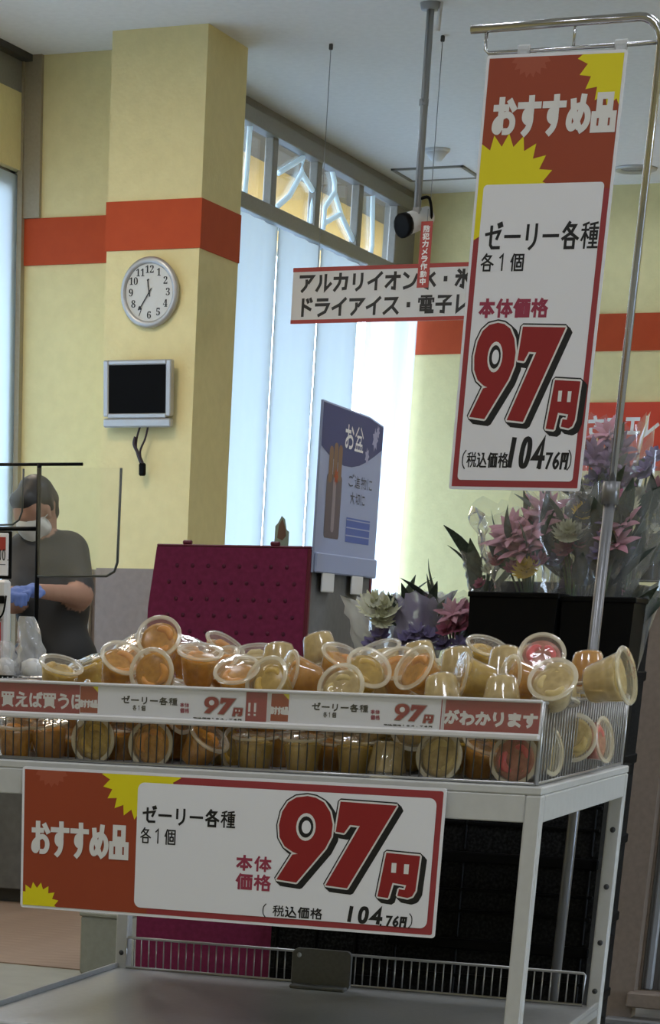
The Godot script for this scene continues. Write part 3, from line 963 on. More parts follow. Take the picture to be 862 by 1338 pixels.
func signs() -> void:
	# --- landscape sign hung on the table front ---
	var fr := tab * at(-0.623, 0.5485, 0.014)
	var t := thing("price_sign", "wide landscape 97 yen price sign hung on the table front", "price sign", fr)
	var r := Rect2(-0.442, 0.0, 0.884, 0.279)
	part(t, "board", slab(rounded(-0.442, 0, 0.442, 0.279, 0.006), -0.004, 0.0), M.paper)
	var ins := r.grow(-0.0055)
	fill(t, "red_field", rounded(ins.position.x, ins.position.y, ins.end.x, ins.end.y, 0.004), 0.0004, M.ink_maroon)
	var split := uv(fr, 183, 1100).x
	fill(t, "orange_field", quad2(Rect2(ins.position.x, ins.position.y, split + 0.02 - ins.position.x, ins.size.y)), 0.0008, M.ink_red)
	var c := uv(fr, 170, 1010)
	var fld := quad2(ins)
	fill(t, "yellow_burst", clip(burst(uv(fr, 185, 1014), 0.068, 0.085, 22), fld), 0.0012, M.ink_yellow)
	fill(t, "yellow_burst", clip(burst(uv(fr, 48, 1186), 0.040, 0.052, 18), fld), 0.0012, M.ink_yellow)
	fill(t, "faint_burst", clip(burst(uv(fr, 68, 1003), 0.030, 0.038, 16), fld), 0.0012, M.ink_red_light)
	var pr := rect(fr, 181, 1018, 565, 1212)
	pr = Rect2(pr.position.x, ins.position.y + 0.0115, ins.end.x - 0.0115 - pr.position.x, ins.size.y - 0.025)
	fill(t, "white_field", rounded(pr.position.x, pr.position.y, pr.end.x, pr.end.y, 0.014), 0.0016, M.paper)
	outlined(t, "おすすめ品", rect(fr, 41, 1070, 168, 1125), 0.0050, 0.0020, M.ink_white, M.ink_white, 0.0)
	printed(t, "lettering", "ゼーリー各種", rect(fr, 186, 1052, 308, 1083), 0.0023, 0.0020, M.ink_black)
	printed(t, "lettering", "各1個", rect(fr, 183, 1080, 230, 1105), 0.0014, 0.0020, M.ink_black)
	outlined(t, "本体", rect(fr, 308, 1116, 355, 1140), 0.0022, 0.0020, M.ink_rose, M.ink_rose, 0.0004)
	outlined(t, "価格", rect(fr, 308, 1140, 354, 1165), 0.0022, 0.0020, M.ink_rose, M.ink_rose, 0.0004)
	price(t, rect(fr, 366, 1038, 545, 1176), 0.0020)
	printed(t, "lettering", "(", rect(fr, 339, 1180, 352, 1199), 0.0010, 0.0020, M.ink_black)
	printed(t, "lettering", "税込価格", rect(fr, 356, 1182, 421, 1202), 0.0016, 0.0020, M.ink_black)
	printed(t, "lettering", "I04", rect(fr, 450, 1183, 500, 1208), 0.0038, 0.0020, M.ink_black, 0.12)
	printed(t, "lettering", ".76円", rect(fr, 494, 1195, 531, 1212), 0.0021, 0.0020, M.ink_black, 0.08)
	printed(t, "lettering", ")", rect(fr, 530, 1193, 543, 1213), 0.0010, 0.0020, M.ink_black)
	# --- tall sign hanging from the pole ---
	var o := tl(671, 645, -0.98)
	fr = tab * Transform3D(Basis(Vector3.BACK, deg_to_rad(-0.55)), o)
	t = thing("price_sign", "tall hanging 97 yen price sign clipped to the chrome pole", "price sign", fr)
	var p0 := uv(fr, 586, 639)
	var p1 := uv(fr, 820, 64)
	r = Rect2(p0.x, p0.y, p1.x - p0.x, p1.y - p0.y)
	part(t, "board", slab(rounded(r.position.x, r.position.y, r.end.x, r.end.y, 0.006), -0.004, 0.0), M.paper)
	ins = r.grow(-0.006)
	fill(t, "red_field", quad2(ins), 0.0004, M.ink_maroon)
	var mid := uv(fr, 700, 240).y
	fill(t, "orange_field", quad2(Rect2(ins.position.x, mid - 0.012, ins.size.x, ins.end.y - mid + 0.012)), 0.0008, M.ink_red)
	fld = quad2(ins)
	fill(t, "yellow_burst", clip(burst(uv(fr, 822, 66), 0.085, 0.105, 22, 0.1), fld), 0.0012, M.ink_yellow)
	fill(t, "yellow_burst", clip(burst(uv(fr, 655, 254), 0.088, 0.112, 22, 0.1), fld), 0.0012, M.ink_yellow)
	fill(t, "faint_burst", clip(burst(uv(fr, 695, 70), 0.034, 0.044, 18), fld), 0.0012, M.ink_red_light)
	fill(t, "white_field", rounded(ins.position.x + 0.012, ins.position.y + 0.013, ins.end.x - 0.012, mid, 0.008), 0.0016, M.paper)
	outlined(t, "おすすめ品", rect(fr, 645, 126, 803, 173), 0.0062, 0.0020, M.ink_white, M.ink_white, 0.0)
	printed(t, "lettering", "ゼーリー各種", rect(fr, 634, 291, 781, 326), 0.0030, 0.0020, M.ink_black)
	printed(t, "lettering", "各1個", rect(fr, 628, 331, 684, 355), 0.0018, 0.0020, M.ink_black)
	outlined(t, "本体価格", rect(fr, 626, 390, 715, 415), 0.0029, 0.0020, M.ink_rose, M.ink_rose, 0.0004)
	price(t, rect(fr, 623, 422, 752, 562), 0.0020)
	printed(t, "lettering", "(", rect(fr, 600, 588, 612, 613), 0.0012, 0.0020, M.ink_black)
	printed(t, "lettering", "税込価格", rect(fr, 610, 590, 663, 612), 0.0018, 0.0020, M.ink_black)
	printed(t, "lettering", "I04", rect(fr, 662, 570, 711, 613), 0.0052, 0.0020, M.ink_black, 0.10)
	printed(t, "lettering", ".76円", rect(fr, 702, 590, 741, 614), 0.0026, 0.0020, M.ink_black, 0.06)
	printed(t, "lettering", ")", rect(fr, 738, 588, 750, 615), 0.0012, 0.0020, M.ink_black)
	# --- price rail along the basket front ---
	fr = tab * at(-0.61, 0.920, 0.002)
	t = thing("price_rail", "long white plastic price rail clipped along the front of the wire basket", "price rail", fr)
	var rw := 0.594
	var st := flat()
	bx(st, Vector3(-rw, 0, -0.006), Vector3(rw, 0.071, -0.002), 0.001)
	bx(st, Vector3(-rw, 0.066, -0.004), Vector3(rw, 0.072, 0.005), 0.002)
	bx(st, Vector3(-rw, 0.0, -0.004), Vector3(rw, 0.012, 0.009), 0.003)
	part(t, "channel", done(st), M.rail)
	var lipm := clear(Color(0.8, 0.8, 0.8), 0.03, 0.1)
	part(t, "clear_cover", box(Vector3(-rw, 0.012, 0.0042), Vector3(rw, 0.066, 0.0046)), lipm)
	var strip := func(called: String, label: String, xa: float, xb: float) -> Node3D:
		var q := thing(called, label, "slogan strip", tab * at(-0.61, 0.920, 0.0005))
		var a := uv(fr, xa, 920).x
		var b := uv(fr, xb, 945).x
		part(q, "strip", box(Vector3(a, 0.012, -0.0008), Vector3(b, 0.066, 0.0), 0.0), M.ink_maroon)
		return q
	var s1: Node3D = strip.call("slogan_strip", "rose red slogan strip whose white letters begin with the buy character", -8.0, 104.0)
	printed(s1, "lettering", "買えば買うほ", rect(fr, 1, 903, 110, 927), 0.0024, 0.0003, M.ink_white)
	var s2: Node3D = strip.call("slogan_strip", "small piece of rose red strip with exclamation marks between two price cards", 321.0, 347.0)
	printed(s2, "lettering", "!!", rect(fr, 322, 918, 336, 936), 0.0022, 0.0003, M.ink_white)
	var s3: Node3D = strip.call("slogan_strip", "rose red slogan strip at the basket corner above the table leg", 582.0, 704.0)
	printed(s3, "lettering", "がわかります", rect(fr, 580, 928, 702, 951), 0.0028, 0.0003, M.ink_white)
	for k in 2:
		var dx: float = [0.0, 249.0][k]
		var dy: float = [0.0, 9.0][k]
		var q := thing("price_card", ["white 97 yen price card beside the slogan strip that begins with buy", "white 97 yen price card next to the strip at the basket corner"][k], "price card", tab * at(-0.61, 0.920, 0.0015))
		var a := uv(fr, 104 + dx, 920 + dy).x
		var b := uv(fr, 320 + dx + 8 * k, 930 + dy).x
		part(q, "card", box(Vector3(a, 0.0115, -0.0006), Vector3(b, 0.0665, 0.0)), M.paper)
		var a2 := uv(fr, 127.5 + dx, 922 + dy).x
		fill(q, "red_tile", quad2(Rect2(a + 0.001, 0.0145, a2 - a - 0.001, 0.05)), 0.0003, M.ink_red)
		fill(q, "yellow_corner", PackedVector2Array([Vector2(a2, 0.0645), Vector2(a2 - 0.012, 0.0645), Vector2(a2, 0.054)]), 0.0005, M.ink_yellow)
		printed(q, "lettering", "おすすめ品", rect(fr, 104.5 + dx, 914 + dy, 127 + dx, 925 + dy), 0.0016, 0.0006, M.ink_white)
		printed(q, "lettering", "ゼーリー各種", rect(fr, 158 + dx, 909 + dy, 232 + dx, 922 + dy), 0.0013, 0.0005, M.ink_black)
		printed(q, "lettering", "各1個", rect(fr, 173 + dx, 921 + dy, 190 + dx, 929 + dy), 0.0006, 0.0005, M.ink_black)
		printed(q, "lettering", "本体", rect(fr, 235 + dx, 918 + dy, 247 + dx, 924.5 + dy), 0.0008, 0.0005, M.ink_rose)
		printed(q, "lettering", "価格", rect(fr, 235 + dx, 925 + dy, 247 + dx, 932 + dy), 0.0008, 0.0005, M.ink_rose)
		price(q, rect(fr, 267 + dx, 910 + dy, 317 + dx, 936.5 + dy), 0.0005, false)
		printed(q, "lettering", "税込価格104.76円", rect(fr, 252 + dx, 937 + dy, 316 + dx, 941.5 + dy), 0.0006, 0.0005, M.ink_black)
		if k == 1:
			var rr := rect(fr, 127.5 + dx, 912 + dy, 322 + dx, 947 + dy)
			var bo := flat()
			bx(bo, Vector3(b - 0.003, 0.012, 0), Vector3(b - 0.001, 0.066, 0.0004))
			part(q, "border", done(bo), M.ink_maroon)

# ---------- things on the walls and ceiling ----------
func wall_things() -> void:
	# hanging guide sign
	var z := -14.48
	var fr := Transform3D(Basis.IDENTITY, Vector3(-4.72, 2.796, z))
	var t := thing("hanging_guide_sign", "long white guide sign with black letters and red edges hung from the ceiling", "hanging sign", fr)
	var r := Rect2(-0.67, 0, 1.34, 0.294)
	part(t, "board", box(Vector3(-0.67, 0, -0.012), Vector3(0.67, 0.294, 0.0), 0.003), M.plastic_white)
	fill(t, "red_edge", quad2(Rect2(-0.67, 0.272, 1.34, 0.022)), 0.0006, M.sign_red)
	fill(t, "red_edge", quad2(Rect2(-0.67, 0, 1.34, 0.020)), 0.0006, M.sign_red)
	var a := uv(fr, 390, 362)
	var b := uv(fr, 612, 382)
	printed(t, "lettering", "アルカリイオン水・氷", Rect2(a.x, 0.164, 1.065, 0.098), 0.0085, 0.001, M.ink_black)
	printed(t, "lettering", "ドライアイス・電子レ", Rect2(a.x, 0.036, 1.065, 0.098), 0.0085, 0.001, M.ink_black)
	for px in [[432.8, 57.4], [578.0, 46.0]]:
		var w := wy(px[0], px[1], CEIL)
		var st := smooth()
		tube(st, [Vector3(w.x + 4.72, 0.29, -0.006), Vector3(w.x + 4.72, CEIL - 2.796, -0.006)], 0.0025, 5)
		part(t, "wire", done(st), M.plastic_grey)
		part(t, "ceiling_hook", box(Vector3(w.x + 4.71, CEIL - 2.796 - 0.03, -0.016), Vector3(w.x + 4.73, CEIL - 2.796, 0.004), 0.003), M.dark_grey)
	# small red notice under the camera
	var zc := -13.74
	var q0 := wz(544, 376, zc)
	var q1 := wz(564, 293, zc)
	fr = Transform3D(Basis.IDENTITY, Vector3(q0.x, q0.y, zc))
	t = thing("camera_notice", "narrow red notice with white letters hanging below the security camera", "notice", fr)
	var wd := 0.066
	var hh := q1.y - q0.y + 0.015
	part(t, "board", box(Vector3(0, 0, -0.004), Vector3(wd, hh, 0)), M.sign_red)
	for i in 8:
		var ls := flat()
		var ch := (hh - 0.03) / 8.0
		glyph(ls, "防犯カメラ作動中"[i], Rect2(0.014, 0.012 + ch * (7 - i + 0.05), 0.038, ch * 0.9), 0.0032, 0.001)
		part(t, "lettering", done(ls), M.ink_white)
	part(t, "hook", bar(Vector3(0.033, hh, -0.002), Vector3(0.033, hh + 0.06, -0.002), 0.003, 6), M.plastic_grey)
	# red wall sign over the flowers
	var a0 := wz(740, 530, Z_BACK)
	fr = Transform3D(Basis.IDENTITY, Vector3(a0.x, 2.30, Z_BACK + 0.03))
	t = thing("elevator_sign", "red wall sign with white letters on the yellow back wall", "wall sign", fr)
	part(t, "board", box(Vector3(0, 0, -0.03), Vector3(2.2, 0.47, 0.0), 0.004), M.sign_orange)
	var sx := wz(766, 560, Z_BACK + 0.03).x - a0.x
	printed(t, "lettering", "さまエレ", Rect2(sx, 0.235, 0.56, 0.145), 0.0125, 0.001, M.ink_white)
	part(t, "stripe", box(Vector3(sx + 0.50, 0.02, 0.0), Vector3(sx + 0.52, 0.16, 0.002)), M.ink_white)
	# clock
	var cc := wz(198, 383, Z_PIL)
	fr = Transform3D(Basis(Vector3.RIGHT, deg_to_rad(3)), Vector3(cc.x, cc.y, Z_PIL + 0.03))
	t = thing("wall_clock", "round silver wall clock with black numerals on the cream pillar", "clock", fr)
	var face := Transform3D(Basis(Vector3.RIGHT, PI / 2), Vector3.ZERO)
	part(t, "case", turned([Vector2(0, -0.03), Vector2(0.165, -0.03), Vector2(0.180, -0.02), Vector2(0.184, 0.0), Vector2(0.176, 0.016), Vector2(0.160, 0.020), Vector2(0.150, 0.012), Vector2(0.148, 0.002)], 48, face), M.silver)
	part(t, "dial", turned([Vector2(0.150, 0.003), Vector2(0, 0.003)], 40, face), M.dial)
	var df := SystemFont.new()
	df.font_names = PackedStringArray(["Droid Serif"])
	df.font_weight = 700
	for h in 12:
		var an := TAU * (h + 1) / 12.0
		var tm := TextMesh.new()
		tm.text = str(h + 1)
		tm.font = df
		tm.font_size = 32
		tm.pixel_size = 0.0016
		tm.depth = 0.001
		var o := part(t, "numeral", tm, M.ink_black)
		o.position = Vector3(sin(an) * 0.117, cos(an) * 0.117, 0.004)
	var hs := flat()
	stroke(hs, [Vector2(0.004, -0.02), Vector2(-0.006, 0.03), Vector2(-0.010, 0.062)], 0.0035, 0.007)
	stroke(hs, [Vector2(-0.012, 0.062), Vector2(-0.004, 0.066)], 0.004, 0.0075)
	part(t, "hour_hand", done(hs), M.ink_black)
	hs = flat()
	stroke(hs, [Vector2(0.014, 0.02), Vector2(-0.062, -0.088)], 0.0028, 0.009)
	stroke(hs, [Vector2(-0.052, -0.084), Vector2(-0.060, -0.074)], 0.006, 0.0095)
	part(t, "minute_hand", done(hs), M.ink_black)
	# monitor on the pillar
	var m0 := wz(137, 559, Z_PIL + 0.05)
	var m1 := wz(228, 470, Z_PIL + 0.05)
	fr = Transform3D(Basis(Vector3.RIGHT, deg_to_rad(4)), Vector3((m0.x + m1.x) / 2, m0.y, Z_PIL + 0.06))
	t = thing("wall_monitor", "small silver framed monitor with a black screen mounted under the clock", "monitor", fr)
	var mw := (m1.x - m0.x) / 2
	var mh := m1.y - m0.y
	part(t, "screen", box(Vector3(-mw + 0.03, 0.07, -0.02), Vector3(mw - 0.03, mh - 0.022, 0.012)), M.screen)
	var bz := flat()
	bx(bz, Vector3(-mw, 0.058, -0.035), Vector3(-mw + 0.034, mh, 0.018), 0.006)
	bx(bz, Vector3(mw - 0.034, 0.058, -0.035), Vector3(mw, mh, 0.018), 0.006)
	bx(bz, Vector3(-mw + 0.03, mh - 0.026, -0.035), Vector3(mw - 0.03, mh, 0.018), 0.006)
	bx(bz, Vector3(-mw + 0.03, 0.050, -0.035), Vector3(mw - 0.03, 0.074, 0.018), 0.004)
	part(t, "bezel", done(bz), M.silver)
	part(t, "speaker_bar", box(Vector3(-mw, 0, -0.035), Vector3(mw, 0.048, 0.018), 0.008), M.silver)
	part(t, "wall_mount", box(Vector3(-0.05, 0.1, -0.06), Vector3(0.05, 0.25, -0.03), 0.004), M.dark_grey)
	var st2 := smooth()
	tube(st2, curve([Vector3(0.01, 0.01, -0.02), Vector3(-0.005, -0.06, 0.0), Vector3(0.0, -0.13, 0.01), Vector3(0.03, -0.20, 0.01)], 5), 0.006, 6)
	tube(st2, curve([Vector3(0.06, 0.01, -0.02), Vector3(0.05, -0.06, 0.0), Vector3(0.025, -0.13, 0.015), Vector3(0.04, -0.21, 0.01)], 5), 0.006, 6)
	tube(st2, curve([Vector3(-0.008, -0.05, 0.01), Vector3(-0.015, -0.09, 0.015), Vector3(0.015, -0.14, 0.02), Vector3(0.045, -0.2, 0.015)], 5), 0.010, 6)
	part(t, "cable", done(st2), M.cable)
	part(t, "plug", box(Vector3(0.02, -0.26, 0.0), Vector3(0.06, -0.19, 0.03), 0.008), M.black)

# ---------- jelly cups ----------
var cup_parts := {}
func cup_meshes() -> void:
	var R := 0.0405
	cup_parts.shell = turned([Vector2(0, -0.031), Vector2(0.022, -0.031), Vector2(0.027, -0.029), Vector2(0.030, -0.024), Vector2(0.0345, 0.0), Vector2(R, 0.026)], 28)
	cup_parts.rim = turned([Vector2(R - 0.001, 0.0255), Vector2(0.0455, 0.0265), Vector2(0.0468, 0.0285), Vector2(0.0455, 0.0305), Vector2(R - 0.002, 0.0308)], 32)
	var st := smooth()                                   # lid film, a little crumpled
	var n := 20
	for i in 5:
		for j in n:
			var q: Array[Vector3] = []
			for e in [[i, j], [i, j + 1], [i + 1, j + 1], [i + 1, j]]:
				var rr: float = 0.0452 * e[0] / 5.0
				var an: float = TAU * (e[1] % n) / n
				var y: float = 0.0315 + 0.0016 * (1.0 - pow(e[0] / 5.0, 2)) + (0.0016 * sin(an * 5 + e[0] * 2.1) if e[0] in [2, 3, 4] else 0.0)
				q.append(Vector3(cos(an) * rr, y, sin(an) * rr))
			if i == 0:
				tri(st, q[0], q[2], q[3])
			else:
				quad(st, q[0], q[1], q[2], q[3])
	cup_parts.lid = done(st)
	cup_parts.jelly = turned([Vector2(0, -0.0295), Vector2(0.021, -0.0295), Vector2(0.0262, -0.0275), Vector2(0.029, -0.0225), Vector2(0.0334, 0.0), Vector2(0.0375, 0.0175), Vector2(0.030, 0.0195), Vector2(0, 0.020)], 24)
	cup_parts.fruit = []
	for v in 3:                                          # fruit segments: fat crescents
		st = smooth()
		var pp := []
		var rr := []
		for i in 9:
			var f := i / 8.0
			var an := lerpf(-0.9, 0.9, f) * (1.0 + 0.15 * v)
			pp.append(Vector3(0.020 * cos(an) - 0.008, 0.0015 * sin(f * 9), 0.019 * sin(an)))
			rr.append(0.0015 + 0.0075 * pow(sin(PI * clampf(f, 0.03, 0.97)), 0.6))
		tube(st, pp, rr, 7)
		cup_parts.fruit.append(done(st))
func jelly_mat(c: Color, sd: int) -> StandardMaterial3D:
	var m := mat(Color.WHITE, 0.22)
	m.albedo_texture = noise_tex(0.02, c.darkened(0.22), c.lightened(0.12), sd, FastNoiseLite.TYPE_CELLULAR, 2, 128)
	m.uv1_triplanar = true
	m.uv1_scale = Vector3.ONE * 22.0
	m.albedo_color = Color(1, 1, 1, 0.68)
	m.refraction_enabled = true
	m.refraction_scale = 0.034
	return m
var taken: Array = []
func cup(pos: Vector3, ax: Vector3, kind: int, label: String, group: String, size := 1.0) -> void:
	var y := ax.normalized()
	var x := y.cross(Vector3(0.31, 0.2, -0.93)).normalized()
	var z := x.cross(y)
	var b := Basis(x, y, z) * Basis(Vector3.UP, rng.randf() * TAU)
	var t := thing("jelly_cup", label, "jelly cup", tab * Transform3D(b, pos), group)
	t.transform = t.transform * Transform3D(Basis.from_scale(Vector3(1.02, 1.15, 1.02) * size), Vector3.ZERO)
	part(t, "cup", cup_parts.shell, M.cup)
	var j := part(t, "jelly", cup_parts.jelly, [M.j_orange, M.j_yellow, M.j_pale, M.j_pink][kind])
	for k in 3:
		var f := part(j, "fruit_piece", cup_parts.fruit[(k + kind) % 3], [M.f_orange, M.f_yellow, M.f_pale, M.f_pink][kind])
		f.transform = Transform3D(Basis(Vector3.UP, TAU * k / 3.0 + rng.randf()), Vector3(0, 0.0115 + 0.003 * k, 0)).translated_local(Vector3(0.012, 0, 0))
	part(t, "rim", cup_parts.rim, M.cup_rim)
	part(t, "lid", cup_parts.lid, M.cup_lid)
func jellies() -> void:
	cup_meshes()
	M.cup = clear(Color(0.90, 0.86, 0.76), 0.10, 0.07)
	M.cup_rim = clear(Color(0.93, 0.89, 0.78), 0.42, 0.15)
	M.cup_lid = clear(Color(0.85, 0.80, 0.72), 0.10, 0.05)
	M.j_orange = jelly_mat(Color(0.93, 0.63, 0.15), 41)
	M.j_yellow = jelly_mat(Color(0.88, 0.70, 0.24), 42)
	M.j_pale = jelly_mat(Color(0.95, 0.82, 0.52), 43)
	M.j_pink = jelly_mat(Color(0.85, 0.50, 0.42), 44)
	M.f_orange = mat(Color(0.86, 0.56, 0.13), 0.3)
	M.f_yellow = mat(Color(0.80, 0.64, 0.20), 0.3)
	M.f_pale = mat(Color(0.82, 0.72, 0.44), 0.3)
	M.f_pink = mat(Color(0.86, 0.32, 0.34), 0.3)
	var colour := ["orange", "yellow", "pale cream", "pink"]
	# px, py, depth into the basket, lid direction x y z, kind
	var top := [
		[155, 876, -.10, .45, .75, .5, 0], [210, 843, -.24, .15, .5, .85, 0], [205, 881, -.09, .0, .12, 1, 0], [260, 873, -.15, .15, .93, .3, 0],
		[76, 889, -.12, .3, .9, .25, 1], [296, 882, -.22, -.3, .7, .6, 0], [312, 894, -.09, .0, .8, .55, 0], [364, 865, -.30, .1, -.9, .2, 2],
		[358, 897, -.06, -.25, .45, .85, 1], [396, 886, -.14, -.75, .2, .6, 0], [418, 851, -.34, .3, -.9, .1, 2], [474, 886, -.12, .5, .6, .6, 1],
		[450, 906, -.05, .0, .35, .95, 2], [521, 884, -.24, .0, .75, .65, 0], [553, 884, -.15, -.45, .5, .75, 0], [598, 871, -.34, .2, -.85, .2, 2],
		[622, 889, -.15, -.85, .15, .45, 1], [659, 870, -.40, .1, -.9, .3, 2], [684, 892, -.20, -.75, .15, .6, 0], [706, 867, -.34, .2, .55, .8, 3],
		[729, 893, -.14, .0, -.95, .25, 2], [767, 876, -.45, .1, -.9, .2, 0], [793, 889, -.27, .93, .25, .15, 2, 1.18], [724, 902, -.10, .0, .6, .8, 2],
		[577, 907, -.07, .2, -.9, .3, 2], [655, 910, -.07, .1, -.9, .3, 2], [335, 872, -.36, .0, .9, .3, 2], [440, 876, -.32, .4, .8, .3, 0],
		[500, 869, -.44, -.2, .85, .4, 2], [548, 862, -.46, .2, -.9, .1, 2], [630, 864, -.52, .3, .85, .3, 1], [240, 862, -.40, .3, .9, .2, 0],
		[175, 862, -.34, -.4, .8, .4, 0], [285, 860, -.42, .5, .8, .2, 0], [690, 868, -.52, .4, -.8, .1, 2], [120, 884, -.24, -.3, .9, .2, 1],
	]
	var front := [
		[20, 966, -.06, .1, .95, .2, 0], [64, 968, -.06, -.1, .97, .15, 0], [97, 974, -.11, .2, .9, .3, 0], [129, 967, -.055, .0, .05, 1, 1], [160, 972, -.115, .05, .97, .15, 0],
		[203, 973, -.055, .05, .05, 1, 0], [262, 978, -.065, .6, .75, .25, 0], [293, 980, -.12, .9, .1, .4, 1], [333, 985, -.06, .0, .97, .1, 1],
		[395, 987, -.06, .0, .97, .1, 1], [433, 988, -.115, .1, .95, .2, 0], [464, 990, -.062, .05, .97, .1, 1], [506, 994, -.06, .0, -.97, .1, 2],
		[581, 989, -.055, -.12, .08, 1, 2], [628, 992, -.10, .3, .9, .3, 0], [676, 993, -.055, .0, .05, 1, 3],
		[746, 964, -.40, .35, .05, .93, 2], [700, 985, -.16, .9, .2, .3, 2], [770, 970, -.55, .9, .2, .2, 3],
	]
	var all := []
	for c in front + top:
		all.append({"p": tl(c[0], c[1], c[2] if c in front else minf(c[2], -0.085)), "px": c[0], "py": c[1], "ax": Vector3(c[3], c[4], c[5]), "k": c[6], "s": c[7] if c.size() > 7 else 1.0, "front": c in front})
	for it in 60:                                        # push overlapping cups apart along the line of sight
		for i in all.size():
			for j in range(i + 1, all.size()):
				var d: Vector3 = all[i].p - all[j].p
				if d.length() < 0.078:
					var s := 0.003 * (1.0 if d.z >= 0 else -1.0)
					for e in [[i, s], [j, -s]]:
						var o = all[e[0]]
						if o.front and it > 20:
							continue
						var z: float = clampf(o.p.z + e[1], -0.90, -0.055 if o.front else -0.085)
						o.p = tl(o.px, o.py, z)
	for o in all:
		taken.append(o.p)
		var pose := "lid forward" if o.ax.normalized().z > 0.8 else ("upside down" if o.ax.y < -0.3 else ("standing upright" if o.ax.normalized().y > 0.85 else "lying tilted"))
		var ref := "the buy slogan strip" if o.px < 104 else ("the buy strip's price card" if o.px < 320 else ("the card by the corner strip" if o.px < 578 else "the corner slogan strip"))
		var place: String = ("behind wires below " if o.front else "on the heap above ") + ref
		cup(o.p, o.ax, o.k, "%s%s jelly cup %s %s" % ["large " if o.s > 1.1 else "", colour[o.k], pose, place], "%s jelly cups %s" % [colour[o.k], place], o.s)
	# the cups underneath, which carry the heap
	for lay in 3:
		var y: float = [0.877, 0.938, 0.992][lay]
		for iz in 9:
			for ix in 14:
				var p := Vector3(-1.15 + 0.084 * ix + 0.03 * lay, y + rng.randf_range(-0.004, 0.006), -0.075 - 0.095 * iz - 0.03 * lay)
				p += Vector3(rng.randf_range(-.008, .008), 0, rng.randf_range(-.008, .008))
				if p.x > -0.07 or p.z < -0.90 or (lay == 0 and iz > 2) or (lay == 1 and (iz > 5)) or (lay == 2 and (iz < 2 or iz > 5)):
					continue
				if lay == 0 and iz > 0 and p.x < -0.12 and iz > 2:
					continue
				var ok := true
				for q in taken:
					if q.distance_to(p) < 0.071:
						ok = false
				if not ok:
					continue
				taken.append(p)
				var u := clampf((p.x + 1.15) / 1.1, 0, 1)
				var k := 0 if rng.randf() > u * 1.1 else (1 if rng.randf() < 0.45 else 2)
				var ax := Vector3(rng.randf_range(-.5, .5), 1, rng.randf_range(-.3, .5))
				if rng.randf() < 0.3:
					ax = Vector3(rng.randf_range(-1, 1), rng.randf_range(-.3, .6), rng.randf_range(0.2, 1))
				if lay == 0:
					ax = Vector3(rng.randf_range(-.1, .1), 1, rng.randf_range(-.1, .1))
				cup(p, ax, k, "%s fruit jelly cup buried within the heap in the basket" % colour[k], "%s jelly cups within the heap" % colour[k])

# ---------- flowers ----------
func petal(st: SurfaceTool, x: Transform3D, length: float, width: float, bend: float) -> void:
	var n := 5
	var prev: Array[Vector3] = []
	for i in n + 1:
		var f := float(i) / n
		var w := width * sin(PI * pow(clampf(f, 0.02, 1.0), 0.7)) * 0.5 + 0.0008
		var a := bend * f
		var c := Vector3(0, length * f * cos(a * 0.6), length * f * sin(a * 0.6))
		var row: Array[Vector3] = [x * (c + Vector3(-w, 0, w * 0.35)), x * c, x * (c + Vector3(w, 0, w * 0.35))]
		if i > 0:
			quad(st, prev[0], row[0], row[1], prev[1])
			quad(st, prev[1], row[1], row[2], prev[2])
		prev = row
func bloom(n: int, length: float, width: float, open: float, bend: float, rings: int) -> ArrayMesh:
	var st := smooth()
	for r in rings:
		var f := 1.0 - 0.24 * r
		for k in n:
			var b := Basis(Vector3.UP, TAU * (k + 0.5 * r) / n) * Basis(Vector3.RIGHT, open * (1.0 - 0.26 * r))
			petal(st, Transform3D(b, Vector3(0, 0.006 * r, 0)), length * f, width * f, bend)
	return done(st)
func leaf(length: float, width: float, bend: float) -> ArrayMesh:
	var st := smooth()
	petal(st, Transform3D.IDENTITY, length, width, bend)
	return done(st)
func wrap_mesh(h: float, r0: float, r1: float, sd: int) -> ArrayMesh:
	var st := smooth()
	var rr := RandomNumberGenerator.new()
	rr.seed = sd
	var seg := 40
	var rows := 14
	var rad := []
	for i in rows + 1:
		var row := []
		for j in seg:
			row.append(rr.randf_range(-1, 1))
		rad.append(row)
	for i in rows:
		for j in seg:
			var q: Array[Vector3] = []
			for e in [[i, j], [i, (j + 1) % seg], [i + 1, (j + 1) % seg], [i + 1, j]]:
				var f := float(e[0]) / rows
				var an: float = TAU * e[1] / seg
				var fold: float = 0.10 * sin(an * 5 + sd) * f + 0.10 * rad[e[0]][e[1]] * (0.4 + f)
				var r: float = lerpf(r0, r1, pow(f, 0.8)) * (1.0 + fold)
				q.append(Vector3(cos(an) * r, h * f + (0.05 * h * rad[e[0]][e[1]] * f if e[0] == rows else 0.0), sin(an) * r))
			quad(st, q[0], q[1], q[2], q[3])
	return done(st)
func put(parent: Node, called: String, mesh: Mesh, m: Material, x: Transform3D) -> MeshInstance3D:
	var o := part(parent, called, mesh, m)
	o.transform = x
	return o
func aim(dir: Vector3, roll := 0.0) -> Basis:
	var y := dir.normalized()
	var x := y.cross(Vector3(0.13, 0.21, 0.97)).normalized()
	return Basis(x, y, x.cross(y)) * Basis(Vector3.UP, roll)
var lily: ArrayMesh
var mum: ArrayMesh
var small: ArrayMesh
var leaf_a: ArrayMesh
var leaf_b: ArrayMesh
